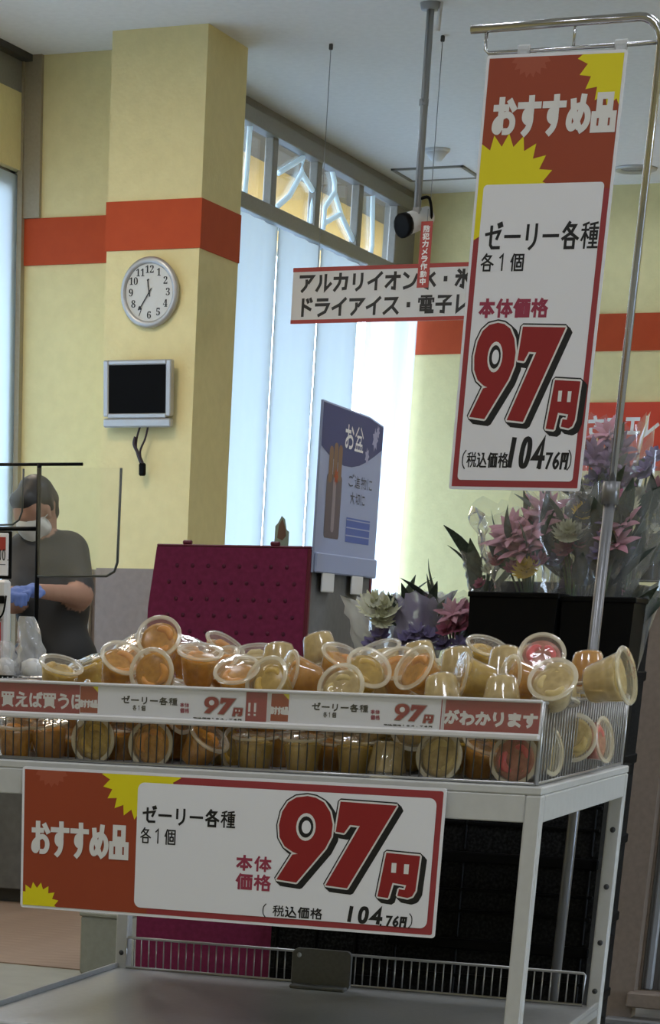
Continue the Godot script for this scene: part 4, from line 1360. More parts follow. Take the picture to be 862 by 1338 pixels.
# base and tip in table coordinates; heads: [px, py, dz towards the camera, kind, size]
func bouquet(label: String, base: Vector3, tip: Vector3, r: float, heads: Array, sd: int, film: Material, leaves := 5, extra := []) -> void:
	rng.seed = sd
	var t := thing("bouquet", label, "bouquet", tab * Transform3D(Basis.IDENTITY, base), "wrapped bouquets behind the table")
	var dir := tip - base
	var h := dir.length()
	var b := aim(dir)
	for q in heads:
		var p := tl(q[0], q[1], tip.z + q[2]) - base
		var kind: String = q[3]
		var m: ArrayMesh = lily if kind.begins_with("lily") else (mum if kind.begins_with("mum") else small)
		var face := Vector3(rng.randf_range(-.4, .4), 0.75, 0.75)
		var fl := put(t, "flower", m, M[kind], Transform3D(aim(face, rng.randf() * TAU).scaled(Vector3.ONE * q[4]), p))
		var st := smooth()
		tube(st, curve([p, p * 0.55 + b.y * 0.05, Vector3(0, 0.02, 0)], 4), 0.0025, 5)
		part(t, "stem", done(st), M.stem)
	for kind in extra:                                   # smaller blooms packed between the large ones
		var f := rng.randf_range(0.45, 0.95)
		var an := rng.randf() * TAU
		var rr := r * f * rng.randf_range(0.2, 0.85)
		var m2: ArrayMesh = lily if kind.begins_with("lily") else (mum if kind.begins_with("mum") else small)
		put(t, "flower", m2, M[kind], Transform3D(aim(Vector3(rng.randf_range(-.6, .6), 0.7, rng.randf_range(0, 1)), rng.randf() * TAU).scaled(Vector3.ONE * rng.randf_range(0.55, 0.95) * (1.5 if m2 == small else 0.8)), b * Vector3(cos(an) * rr, h * f, sin(an) * rr)))
	for k in leaves:
		var f := rng.randf_range(0.35, 0.85)
		var an := rng.randf() * TAU
		var o := b * Vector3(cos(an) * r * 0.5 * f, h * f, sin(an) * r * 0.5 * f)
		put(t, "leaf", [leaf_a, leaf_b][k % 2], M.leaf if k % 3 else M.leaf_dark, Transform3D(aim(b.y + b * Vector3(cos(an), 0.2, sin(an)) * 0.9, rng.randf() * TAU), o))
	put(t, "film_wrap", wrap_mesh(h, r * 0.28, r, sd), film, Transform3D(b, Vector3.ZERO))
	var tie := smooth()
	var ring := []
	for k in 12:
		ring.append(b * Vector3(cos(TAU * k / 12) * r * 0.30, h * 0.04, sin(TAU * k / 12) * r * 0.30))
	tube(tie, ring, 0.005, 6, true)
	part(t, "ribbon", done(tie), M.ribbon)
func flowers() -> void:
	M.film = clear(Color(0.80, 0.80, 0.82), 0.13, 0.04)
	M.film_lilac = clear(Color(0.76, 0.73, 0.86), 0.58, 0.2)
	M.film_pink = clear(Color(0.85, 0.62, 0.70), 0.35, 0.2)
	M.film_white = clear(Color(0.92, 0.92, 0.90), 0.55, 0.3)
	M.lily_pink = mat(Color(0.74, 0.52, 0.58), 0.6)
	M.lily_purple = mat(Color(0.40, 0.28, 0.40), 0.6)
	M.mum_yellow = mat(Color(0.82, 0.70, 0.25), 0.7)
	M.mum_white = mat(Color(0.85, 0.85, 0.74), 0.7)
	M.mum_red = mat(Color(0.62, 0.22, 0.24), 0.7)
	M.tiny_purple = mat(Color(0.46, 0.42, 0.58), 0.7)
	M.tiny_rose = mat(Color(0.66, 0.36, 0.46), 0.7)
	M.leaf = grained(Color(0.24, 0.29, 0.20), 0.6, 0.2, 8.0, 0.05, 61)
	M.leaf_dark = grained(Color(0.19, 0.25, 0.19), 0.6, 0.2, 8.0, 0.05, 62)
	M.stem = mat(Color(0.30, 0.40, 0.22), 0.6)
	M.ribbon = mat(Color(0.72, 0.45, 0.55), 0.4)
	for k in ["lily_pink", "lily_purple", "mum_yellow", "tiny_purple", "tiny_rose", "mum_white", "mum_red", "leaf"]:
		M[k].backlight_enabled = true
		M[k].backlight = Color(0.25, 0.25, 0.2)
	lily = bloom(6, 0.066, 0.024, 0.72, 0.8, 2)
	mum = bloom(14, 0.030, 0.009, 1.45, -0.5, 4)
	small = bloom(7, 0.020, 0.011, 0.9, 0.3, 2)
	leaf_a = leaf(0.13, 0.034, 0.5)
	leaf_b = leaf(0.09, 0.040, -0.4)
	var z := -1.30
	bouquet("bouquet of pink lilies and yellow chrysanthemums in clear film", tl(690, 830, z), tl(684, 655, z - 0.03), 0.12,
		[[672, 700, .03, "lily_pink", 1.1], [700, 690, .02, "lily_pink", 1.1], [682, 722, .05, "lily_pink", 1.0], [712, 672, 0, "lily_pink", 1.0], [660, 712, .02, "lily_pink", .9], [692, 708, .05, "lily_pink", .9], [688, 748, .07, "mum_yellow", 1.3], [705, 735, .05, "tiny_rose", 1.4], [650, 735, .02, "mum_red", .7], [668, 745, .04, "tiny_rose", 1.2]], 101, M.film, 12, ["lily_pink", "tiny_rose", "tiny_rose", "mum_white", "tiny_purple", "tiny_rose"])
	bouquet("bouquet of pale yellow and white blooms in shiny film behind the sign pole", tl(745, 830, z - .03), tl(752, 645, z - .06), 0.11,
		[[760, 672, .05, "mum_yellow", 1.0], [740, 700, .06, "mum_white", 1.4], [755, 700, .05, "mum_white", 1.2], [735, 722, .05, "tiny_rose", 1.5], [770, 690, .03, "tiny_purple", 1.6], [720, 690, .03, "tiny_rose", 1.3], [728, 735, .05, "tiny_purple", 1.4]], 102, M.film, 30, ["mum_white", "tiny_purple", "tiny_rose", "mum_yellow", "tiny_purple", "tiny_purple", "tiny_rose"])
	bouquet("bouquet with a pink and yellow gerbera in crumpled clear film", tl(778, 830, z - .05), tl(812, 640, z - .05), 0.12,
		[[797, 697, .06, "mum_yellow", .8], [812, 688, .05, "lily_pink", .9], [805, 712, .06, "lily_pink", .9], [790, 680, .05, "tiny_purple", 1.6], [785, 725, .06, "tiny_purple", 1.7], [820, 665, .03, "mum_white", 1.2], [800, 650, .02, "tiny_rose", 1.5]], 103, M.film, 30, ["tiny_purple", "tiny_purple", "tiny_rose", "mum_white", "tiny_purple", "lily_purple"])
	bouquet("tall bouquet of dark purple lilies in clear film under the red wall sign", Vector3(tl(762, 745, z - .12).x, 0.83, z - .12), tl(784, 560, z - .16), 0.115,
		[[775, 605, .05, "lily_purple", 1.0], [800, 610, .04, "lily_purple", 1.0], [815, 635, .05, "lily_purple", .9], [772, 590, .02, "mum_red", 1.1], [808, 590, .02, "lily_purple", .9], [780, 630, .05, "tiny_purple", 1.8], [795, 570, 0, "lily_pink", .8], [765, 640, .05, "mum_white", 1.0]], 104, M.film, 36, ["lily_purple", "tiny_purple", "tiny_purple", "mum_red", "tiny_rose", "tiny_purple", "lily_purple"])
	bouquet("tall bouquet of greyish leaves wrapped in clear film above the black crates", Vector3(tl(800, 760, z - .12).x, 0.83, z - .12), tl(852, 585, z - .16), 0.115,
		[[845, 620, .04, "tiny_purple", 1.8], [860, 640, .04, "tiny_rose", 1.6], [838, 650, .04, "mum_white", 1.0], [855, 600, .02, "tiny_purple", 1.5]], 105, M.film, 40, ["tiny_purple", "tiny_rose", "mum_white", "tiny_purple"])
	z = -1.52
	bouquet("small bouquet in white paper and lilac film beside the grey panel", tl(497, 905, z), tl(496, 780, z), 0.085,
		[[488, 796, .06, "mum_white", 1.7], [506, 798, .06, "mum_white", 1.6], [497, 812, .07, "mum_white", 1.3], [497, 835, .06, "tiny_purple", 1.8], [486, 845, .06, "tiny_purple", 1.6]], 106, M.film_white, 6, ["mum_white", "tiny_purple", "tiny_purple"])
	bouquet("small bouquet with dark pointed leaves in lilac film", tl(545, 905, z), tl(548, 778, z), 0.085,
		[[545, 830, .06, "tiny_purple", 1.8], [530, 840, .06, "tiny_purple", 1.6], [560, 835, .06, "tiny_purple", 1.6], [552, 815, .03, "tiny_rose", 1.2]], 107, M.film_lilac, 0, ["tiny_purple", "tiny_purple", "tiny_rose", "tiny_purple"])
	var fb: Node3D = get_child(get_child_count() - 1)
	for q in [[540, 812, -0.85, 0.75], [538, 805, -0.35, 0.7], [556, 806, 0.40, 0.8], [562, 812, 0.7, 0.6], [536, 820, -1.2, 0.7], [550, 818, 0.1, 0.6]]:
		var p := tl(q[0], q[1], z + .03) - tl(545, 905, z)
		put(fb, "leaf", leaf_a, M.leaf_dark, Transform3D(aim(Vector3(sin(q[2]), cos(q[2]), 0.25)).scaled(Vector3.ONE * q[3]), p))
	bouquet("small bouquet of rose coloured blooms in clear film beside the black bucket", tl(590, 905, z), tl(594, 775, z), 0.085,
		[[592, 805, .06, "lily_pink", .8], [600, 820, .05, "tiny_rose", 1.9], [585, 825, .06, "tiny_rose", 1.7], [605, 800, .04, "tiny_rose", 1.6], [580, 845, .06, "tiny_purple", 1.5], [600, 845, .06, "tiny_purple", 1.5]], 108, M.film, 8, ["tiny_rose", "tiny_rose", "tiny_purple", "tiny_purple"])
	bouquet("thin bouquet of red carnations and grey leaves next to the pink lilies", tl(632, 800, z + .05), tl(640, 725, z + .04), 0.07,
		[[645, 732, .03, "mum_red", .9], [636, 745, .04, "mum_white", .6], [628, 765, .04, "tiny_rose", 1.0]], 109, M.film, 9)

# ---------- things behind the table ----------
func crate(label: String, x: Transform3D, w: float, h: float, d: float) -> Node3D:
	var t := thing("black_crate", label, "crate", tab * x, "stacked black crates behind the table")
	var b := flat()
	bx(b, Vector3(-w / 2 + 0.012, 0, -d / 2 + 0.012), Vector3(w / 2 - 0.012, 0.012, d / 2 - 0.012))
	bx(b, Vector3(-w / 2 + 0.003, 0, d / 2 - 0.018), Vector3(w / 2 - 0.003, h - 0.02, d / 2 - 0.010))
	bx(b, Vector3(-w / 2 + 0.010, 0, -d / 2 + 0.010), Vector3(w / 2 - 0.010, h - 0.02, -d / 2 + 0.018))
	bx(b, Vector3(-w / 2 + 0.010, 0, -d / 2 + 0.018), Vector3(-w / 2 + 0.018, h - 0.02, d / 2 - 0.018))
	bx(b, Vector3(w / 2 - 0.018, 0, -d / 2 + 0.018), Vector3(w / 2 - 0.003, h - 0.02, d / 2 - 0.018))
	part(t, "body", done(b), M.black_grain)
	var r := flat()
	bx(r, Vector3(-w / 2, h - 0.025, d / 2 - 0.018), Vector3(w / 2, h, d / 2), 0.003)
	bx(r, Vector3(-w / 2, h - 0.025, -d / 2), Vector3(w / 2, h, -d / 2 + 0.018), 0.003)
	bx(r, Vector3(-w / 2, h - 0.025, -d / 2), Vector3(-w / 2 + 0.018, h, d / 2), 0.003)
	bx(r, Vector3(w / 2 - 0.018, h - 0.025, -d / 2), Vector3(w / 2, h, d / 2), 0.003)
	part(t, "rim", done(r), M.black)
	for y in [0.30, 0.55]:
		part(t, "rib", box(Vector3(-w / 2 + 0.005, h * y, d / 2 - 0.012), Vector3(w / 2 - 0.005, h * y + 0.008, d / 2 - 0.003), 0.002), M.black)
	for k in 4:
		var xx := lerpf(-w / 2 + 0.02, w / 2 - 0.02, k / 3.0)
		part(t, "rib", box(Vector3(xx - 0.004, 0.005, d / 2 - 0.012), Vector3(xx + 0.004, h - 0.025, d / 2 - 0.003), 0.002), M.black)
	return t
func bucket(label: String, x: Transform3D, w: float, h: float) -> void:
	bucket_at(label, tab * x, w, h)
func bucket_at(label: String, x: Transform3D, w: float, h: float) -> void:
	var t := thing("flower_bucket", label, "bucket", x, "black flower buckets")
	var o := flat()
	var v := 0.9
	for s in 4:
		var b := Basis(Vector3.UP, PI / 2 * s)
		quad(o, b * Vector3(-w / 2 * v, 0, w / 2 * v), b * Vector3(-w / 2, h, w / 2), b * Vector3(w / 2, h, w / 2), b * Vector3(w / 2 * v, 0, w / 2 * v))
		quad(o, b * Vector3(-w / 2 * v + .004, 0.01, w / 2 * v - .004), b * Vector3(w / 2 * v - .004, 0.01, w / 2 * v - .004), b * Vector3(w / 2 - .004, h, w / 2 - .004), b * Vector3(-w / 2 + .004, h, w / 2 - .004))
	quad(o, Vector3(-w / 2 * v, 0.004, -w / 2 * v), Vector3(w / 2 * v, 0.004, -w / 2 * v), Vector3(w / 2 * v, 0.004, w / 2 * v), Vector3(-w / 2 * v, 0.004, w / 2 * v))
	part(t, "body", done(o), M.black)
	var r := flat()
	bx(r, Vector3(-w / 2 - .004, h - 0.012, w / 2 - .004), Vector3(w / 2 + .004, h, w / 2 + .004), 0.002)
	bx(r, Vector3(-w / 2 - .004, h - 0.012, -w / 2 - .004), Vector3(w / 2 + .004, h, -w / 2 + .004), 0.002)
	bx(r, Vector3(-w / 2 - .004, h - 0.012, -w / 2), Vector3(-w / 2 + .004, h, w / 2), 0.002)
	bx(r, Vector3(w / 2 - .004, h - 0.012, -w / 2), Vector3(w / 2 + .004, h, w / 2), 0.002)
	part(t, "rim", done(r), M.black)
func behind_table() -> void:
	# stacks of black crates
	var ord := ["bottom", "second", "third", "fourth", "fifth", "sixth"]
	var where := [["under the pink lilies", -0.325, -1.31, 4, 0.50], ["beside the grey panel", -0.765, -1.52, 4, 0.36], ["at the back next to the tan post", -0.361, -1.86, 6, 0.42]]
	for s in where:
		for k in s[3]:
			crate("black plastic crate, %s of the stack %s" % [ord[k], s[0]], at(s[1], 0.205 * k, s[2]), s[4], 0.205, 0.33)
	bucket("black square bucket holding the pink lily bouquet", at(-0.347, 0.821, -1.30), 0.208, 0.375)
	bucket("black square bucket beside the sign pole", at(-0.153, 0.821, -1.30), 0.168, 0.37)
	bucket("low black bucket holding the small lilac bouquets", at(-0.83, 0.821, -1.52), 0.17, 0.19)
	bucket("low black bucket holding the rose coloured bouquet", at(-0.655, 0.821, -1.52), 0.155, 0.19)
	# magenta machine cabinet with a grey side
	var a := tl(190, 880, -1.6)
	var b := tl(404, 717, -1.6)
	var w := b.x - a.x
	var h := b.y
	var t := thing("magenta_cabinet", "magenta fronted cabinet with perforated panel and grey side, behind the jelly table", "cabinet", tab * at(a.x, 0, -1.6))
	var cut := tl(205, 715, -1.6).x - a.x
	part(t, "front_panel", slab(PackedVector2Array([Vector2(0, 0.02), Vector2(w, 0.02), Vector2(w, h), Vector2(cut, h), Vector2(0, h - 0.15)]), -0.012, 0.0), M.magenta)
	var body := flat()
	bx(body, Vector3(0.01, 0.02, -0.58), Vector3(w - 0.004, h - 0.16, -0.012), 0.004)
	part(t, "body", done(body), M.grey_panel)
	part(t, "side_panel", box(Vector3(w - 0.006, 0.02, -0.59), Vector3(w + 0.002, h - 0.01, -0.014), 0.002), M.grey_panel)
	for z in [[-0.016, 0.002], [-0.605, -0.587]]:
		part(t, "edge_strip", box(Vector3(w - 0.004, 0.02, z[0]), Vector3(w + 0.006, h, z[1]), 0.002), M.magenta_edge)
	part(t, "top_strip", box(Vector3(cut, h, -0.016), Vector3(w + 0.004, h + 0.006, 0.002), 0.002), M.magenta_edge)
	for x in [0.09, 0.33]:
		part(t, "top_knob", box(Vector3(x, h + 0.005, -0.012), Vector3(x + 0.025, h + 0.016, 0.0), 0.003), M.magenta_edge)
	var hole := turned([Vector2(0, 0.0008), Vector2(0.0055, 0.0008), Vector2(0.0055, -0.001)], 10, Transform3D(Basis(Vector3.RIGHT, PI / 2), Vector3.ZERO))
	for iy in 14:
		for ix in 10:
			var x := 0.035 + 0.043 * ix + (0.0215 if iy % 2 else 0.0)
			var y := h - 0.045 - 0.040 * iy
			if x > w - 0.02 or (x < cut + 0.03 and y > h - 0.17):
				continue
			var o := part(t, "perforation", hole, M.magenta_dot)
			o.position = Vector3(x, y, 0)
	for s in [0, 1]:
		part(t, "foot", box(Vector3(0.03 + s * (w - 0.1), 0, -0.5), Vector3(0.07 + s * (w - 0.1), 0.022, -0.05), 0.002), M.black)
	# seasonal poster standing on the cabinet's side
	var xs := a.x + w
	var px_ := Transform3D(Basis(Vector3.UP, PI / 2), Vector3(xs + 0.013, h - 0.055, -1.602))
	var fr := tab * px_
	t = thing("bon_poster", "blue and white seasonal poster with a food photo fixed above the grey panel", "poster", fr)
	var pw := 0.585
	var ph := tl(405, 522, -1.602).y - h + 0.055
	part(t, "board", slab(PackedVector2Array([Vector2(0, 0), Vector2(pw, 0), Vector2(pw, ph - 0.016), Vector2(pw * 0.75, ph - 0.004), Vector2(0, ph)]), -0.006, 0.0), M.poster)
	var blue := PackedVector2Array([Vector2(0.004, ph - 0.004), Vector2(pw * 0.75, ph - 0.008), Vector2(pw - 0.004, ph - 0.020)])
	for k in 9:
		var f := k / 8.0
		blue.append(Vector2(lerpf(pw - 0.004, 0.004, f), ph - 0.075 - 0.062 * sin(PI * (0.15 + 0.85 * (1.0 - f)))))
	fill(t, "blue_field", blue, 0.0006, M.poster_blue)
	printed(t, "lettering", "お盆", Rect2(pw * 0.35, ph - 0.097, 0.19, 0.062), 0.004, 0.0012, M.ink_white)
	for k in [[0.86, 0.055, 0.03], [0.90, 0.035, 0.018], [0.74, 0.10, 0.022]]:
		fill(t, "flower_print", burst(Vector2(pw * k[0], ph - k[1]), k[2] * 0.6, k[2], 7), 0.0012, M.poster_grey)
	# food photo: a glass of skewers
	fill(t, "photo_glass", rounded(pw * 0.12, 0.085, pw * 0.36, 0.235, 0.012), 0.0006, M.photo_dark)
	fill(t, "photo_light", rounded(pw * 0.22, 0.10, pw * 0.27, 0.23, 0.01), 0.0010, M.photo_light)
	for k in [[0.17, 0.255, 0.06], [0.24, 0.265, 0.055], [0.31, 0.262, 0.06]]:
		fill(t, "photo_skewer", rounded(pw * k[0] - 0.018, k[1] - 0.04, pw * k[0] + 0.018, k[1] + 0.045, 0.014), 0.0008, M.photo_brown)
	fill(t, "photo_garnish", burst(Vector2(pw * 0.26, 0.232), 0.012, 0.022, 8), 0.0014, M.ink_red)
	printed(t, "lettering", "ご進物に", Rect2(pw * 0.45, 0.215, pw * 0.42, 0.032), 0.0016, 0.0010, M.ink_grey)
	printed(t, "lettering", "大切に", Rect2(pw * 0.50, 0.175, pw * 0.26, 0.030), 0.0016, 0.0010, M.ink_grey)
	fill(t, "text_block", quad2(Rect2(pw * 0.47, 0.082, pw * 0.40, 0.060)), 0.0006, M.poster_blue_mid)
	for k in 3:
		fill(t, "text_row", quad2(Rect2(pw * 0.47, 0.097 + 0.019 * k, pw * 0.40, 0.003)), 0.0012, M.poster)
	part(t, "lower_band", box(Vector3(0, 0.0, 0), Vector3(pw, 0.048, 0.008), 0.003), M.poster)
	for k in [0.12, 0.60]:
		part(t, "white_tab", box(Vector3(pw * k, -0.045, 0.001), Vector3(pw * k + 0.11, 0.006, 0.006), 0.002), M.plastic_white)
	# little tag standing on the cabinet top
	var g0 := tl(367, 717, -1.65)
	t = thing("shelf_tag", "small pale green tag with a brown print standing on the magenta cabinet", "tag", tab * at(g0.x, h - 0.004, -1.65))
	part(t, "card", slab(PackedVector2Array([Vector2(-0.019, 0), Vector2(0.019, 0), Vector2(0.019, 0.045), Vector2(0.012, 0.05), Vector2(0.006, 0.075), Vector2(-0.003, 0.082), Vector2(-0.012, 0.065), Vector2(-0.019, 0.058)]), -0.002, 0.0), M.tag_green)
	fill(t, "print", PackedVector2Array([Vector2(-0.012, 0.03), Vector2(0.002, 0.024), Vector2(0.012, 0.035), Vector2(0.010, 0.05), Vector2(0.0, 0.076), Vector2(-0.009, 0.06)]), 0.0006, M.photo_brown)
	part(t, "stand", box(Vector3(-0.015, 0, -0.02), Vector3(0.015, 0.004, 0.01)), M.tag_green)
	# tan service counter end at the right
	var z := -7.2
	var c0 := wz(792, 1330, z)
	var fx := c0.x
	t = thing("tan_counter_end", "tan wooden counter end with a black top edge and grey ribbed side", "counter", at(fx, 0, z))
	var topy := wz(845, 795, z).y
	part(t, "post", slab(PackedVector2Array([Vector2(-0.012, 0), Vector2(0.075, 0), Vector2(0.075, topy + 0.055), Vector2(0.014, topy + 0.055), Vector2(-0.020, topy)]), -0.06, 0.0), M.beige)
	part(t, "side_panel", box(Vector3(0.062, 0.05, -0.7), Vector3(0.082, topy - 0.02, -0.06)), M.beige)
	part(t, "inner_panel", box(Vector3(0.085, 0.10, -0.08), Vector3(0.9, topy + 0.03, -0.06)), M.grey_panel)
	for k in 18:
		part(t, "rib", box(Vector3(0.095 + 0.043 * k, 0.10, -0.062), Vector3(0.120 + 0.043 * k, topy - 0.35, -0.045), 0.006), M.plastic_grey)
	part(t, "ledge", box(Vector3(0.075, topy - 0.36, -0.062), Vector3(0.9, topy - 0.34, -0.03), 0.004), M.beige)
	part(t, "black_edge", box(Vector3(0.012, topy + 0.055, -0.5), Vector3(0.9, topy + 0.078, 0.02), 0.006), M.black)
	part(t, "base_rail", box(Vector3(0.06, 0.055, -0.04), Vector3(0.9, 0.10, 0.03), 0.004), M.beige)
	var bk := wz(812, 700, z - 0.3)
	bucket_at("wide black tub standing on the tan counter end beside the bouquets", Transform3D(Basis.IDENTITY, Vector3(bk.x + 0.17, topy + 0.079, z - 0.27)), 0.33, maxf(0.12, bk.y - topy - 0.079))
	part(t, "plinth", box(Vector3(0.0, 0.0, -0.3), Vector3(0.9, 0.02, 0.05), 0.004), M.grey_panel)

# ---------- the register ----------
func register() -> void:
	var z := -8.88
	var xr := wz(108, 880, z).x
	var ty := wz(60, 884, z).y
	var t := thing("register_counter", "grey register counter with a steel top and a black front rail", "counter", at(xr, 0, z))
	part(t, "front_panel", box(Vector3(-2.2, 0.06, -0.03), Vector3(0, ty - 0.05, 0), 0.004), M.counter)
	part(t, "side_panel", box(Vector3(-0.03, 0.06, -0.75), Vector3(0, ty - 0.05, -0.03), 0.004), M.counter)
	part(t, "top", box(Vector3(-2.2, ty - 0.03, -0.8), Vector3(0.02, ty, 0.0), 0.005), M.steel)
	part(t, "black_rail", box(Vector3(-2.2, ty - 0.055, -0.02), Vector3(0.01, ty - 0.005, 0.025), 0.006), M.black)
	part(t, "kick_board", box(Vector3(-2.2, 0, -0.7), Vector3(-0.03, 0.06, -0.05)), M.dark_grey)
	for k in 5:                                          # slanting reflections in the front, painted as thin raised grey bars
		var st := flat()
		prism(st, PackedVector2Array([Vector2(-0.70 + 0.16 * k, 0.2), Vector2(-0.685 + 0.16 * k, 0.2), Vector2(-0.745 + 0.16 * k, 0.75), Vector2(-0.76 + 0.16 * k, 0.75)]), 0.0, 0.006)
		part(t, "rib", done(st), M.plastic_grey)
	# splash guard: black frame with two clear sheets
	var zf := -9.05
	var g := thing("splash_guard", "clear acrylic splash guard on a thin black frame at the register", "splash guard", at(xr, ty, zf))
	var o := Vector3(xr, ty, zf)
	var P := func(x: float, y: float) -> Vector3:
		return wz(x, y, zf) - o
	var foot: Vector3 = P.call(46.0, 868.0)
	part(g, "post", bar(Vector3(foot.x, 0.004, 0), P.call(51.5, 606.0), 0.010, 8), M.black)
	part(g, "top_bar", bar(P.call(-12.0, 607.0), P.call(108.0, 606.5), 0.006, 8), M.black)
	part(g, "cross_bar", bar(P.call(-12.0, 691.0), P.call(49.0, 691.0), 0.008, 8), M.black)
	part(g, "foot", box(Vector3(foot.x - 0.05, 0, -0.08), Vector3(foot.x + 0.05, 0.008, 0.08), 0.002), M.black)
	var s1 := PackedVector2Array()
	var e1 := []
	for q in [[52, 612], [161, 612], [156, 735], [152, 747], [142, 753], [52, 753]]:
		var p: Vector3 = P.call(q[0], q[1])
		s1.append(Vector2(p.x, p.y))
		e1.append(Vector3(p.x, p.y, 0.02))
	part(g, "clear_sheet", slab(s1, 0.018, 0.021), M.acrylic)
	var st := smooth()
	tube(st, e1.slice(1, 6), 0.0055, 6)
	part(g, "sheet_edge", done(st), M.sheet_edge)
	var s2 := PackedVector2Array()
	var e2 := []
	for q in [[-10, 612], [28, 612], [26, 668], [22, 679], [14, 685], [-10, 686]]:
		var p: Vector3 = P.call(q[0], q[1])
		s2.append(Vector2(p.x, p.y))
		e2.append(Vector3(p.x, p.y, -0.02))
	part(g, "clear_sheet", slab(s2, -0.021, -0.018), M.acrylic)
	st = smooth()
	tube(st, e2.slice(1, 6), 0.004, 6)
	part(g, "sheet_edge", done(st), M.sheet_edge)
	# price display card
	var a: Vector3 = P.call(-14.0, 752.0)
	var b: Vector3 = P.call(15.0, 697.0)
	t = thing("display_card", "white card with a red heading and black zeros hung on the splash guard", "card", Transform3D(Basis.IDENTITY, o + Vector3(a.x, a.y, 0.03)))
	var cw := b.x - a.x
	var ch := b.y - a.y
	part(t, "card", box(Vector3(0, 0, -0.01), Vector3(cw, ch, 0), 0.003), M.paper)
	part(t, "frame", box(Vector3(-0.005, -0.012, -0.016), Vector3(cw + 0.012, ch + 0.008, -0.008), 0.003), M.black)
	fill(t, "heading", quad2(Rect2(0.02, ch - 0.065, cw - 0.03, 0.05)), 0.0006, M.sign_red)
	printed(t, "lettering", "00.", Rect2(cw - 0.046, 0.055, 0.056, 0.045), 0.0022, 0.0008, M.ink_black)
	fill(t, "rule", quad2(Rect2(0.01, 0.04, cw - 0.02, 0.003)), 0.0006, M.ink_grey)
	# card reader
	a = P.call(-14.0, 838.0)
	b = P.call(17.0, 758.0)
	t = thing("card_terminal", "white card terminal with a black slot and looped cable on the counter", "card terminal", Transform3D(Basis.IDENTITY, o + Vector3(a.x, 0, 0.06)))
	part(t, "body", box(Vector3(0, 0.0, -0.05), Vector3(b.x - a.x, b.y, 0.0), 0.01), M.plastic_white)
	part(t, "black_slot", box(Vector3(0.045, b.y - 0.09, 0.0), Vector3(0.10, b.y - 0.06, 0.012), 0.003), M.black)
	st = smooth()
	tube(st, curve([Vector3(0.0, b.y - 0.12, 0.01), Vector3(0.06, b.y - 0.15, 0.02), Vector3(0.10, b.y - 0.13, 0.02), Vector3(0.11, b.y - 0.06, 0.01)], 5), 0.004, 6)
	part(t, "cable", done(st), M.black)
	# red box by the terminal
	a = P.call(-14.0, 862.0)
	b = P.call(12.0, 812.0)
	t = thing("red_box", "small red box standing in front of the card terminal", "box", Transform3D(Basis.IDENTITY, o + Vector3(a.x, 0, 0.11)))
	part(t, "body", box(Vector3(0, 0, -0.04), Vector3(b.x - a.x, b.y, 0.0), 0.006), M.red_box)
	part(t, "lid", box(Vector3(-0.002, b.y, -0.042), Vector3(b.x - a.x + 0.002, b.y + 0.012, 0.002), 0.004), M.beige)
	# white plastic bags
	for k in 2:
		var bb: Array = [[40.0, 60.0, 806.0, 0.058, "crumpled white plastic bag sagging beside the black post on the counter"], [18.0, 30.0, 838.0, 0.05, "small white plastic bag lying open on the counter by the terminal"]][k]
		var c: Vector3 = P.call(bb[1], 868.0)
		var top: Vector3 = P.call(bb[1] - 8 * (1 - k), bb[2])
		t = thing("plastic_bag", bb[4], "plastic bag", Transform3D(Basis.IDENTITY, o + Vector3(c.x, 0, 0.12 if k == 0 else 0.16)))
		var rr := RandomNumberGenerator.new()
		rr.seed = 31 + k
		st = smooth()
		var n := 18
		var rows := 9
		var grid := []
		for i in rows + 1:
			var row := []
			var f := float(i) / rows
			for j in n:
				var an := TAU * j / n
				var r: float = bb[3] * (1.0 + 0.25 * sin(an * 3 + f * 5) + rr.randf_range(-.3, .3)) * (1.05 - 0.62 * f * f)
				row.append(Vector3(cos(an) * r + (top.x - c.x) * f, top.y * f, sin(an) * r * 0.8))
			grid.append(row)
		for i in rows:
			for j in n:
				quad(st, grid[i][j], grid[i][(j + 1) % n], grid[i + 1][(j + 1) % n], grid[i + 1][j])
		part(t, "film", done(st), M.bag)
		part(t, "contents", turned([Vector2(0, 0), Vector2(bb[3] * 0.85, 0.0), Vector2(bb[3] * 0.8, 0.05), Vector2(bb[3] * 0.3, 0.065), Vector2(0, 0.066)], 14), M.plastic_white)
	# pale cupboard edge against the wall behind the cashier
	var e0 := wz(100, 870, Z_LW + 0.06)
	var ee := wz(118, 744, Z_LW + 0.06)
	t = thing("wall_cupboard", "tall pale beige cupboard edge against the wall behind the cashier", "cupboard", at(e0.x - 0.35, 0, Z_LW + 0.02))
	part(t, "body", box(Vector3(0, 0, 0), Vector3(0.35 + ee.x - e0.x, ee.y - 0.01, 0.04), 0.004), M.cupboard)
	part(t, "door", box(Vector3(0.02, 0.06, 0.04), Vector3(0.33 + ee.x - e0.x - 0.03, ee.y - 0.04, 0.052), 0.003), M.cupboard)
	# low white step on the floor beside the counter
	var f0 := wy(103, 1272, 0.0)
	t = thing("white_step_box", "low off-white box on the floor beyond the table's left side", "box", at(f0.x, 0, f0.z))
	part(t, "body", box(Vector3(0, 0, -0.3), Vector3(0.16, 0.19, 0), 0.006), M.step)
	part(t, "lid", box(Vector3(-0.004, 0.19, -0.304), Vector3(0.164, 0.205, 0.004), 0.004), M.step)

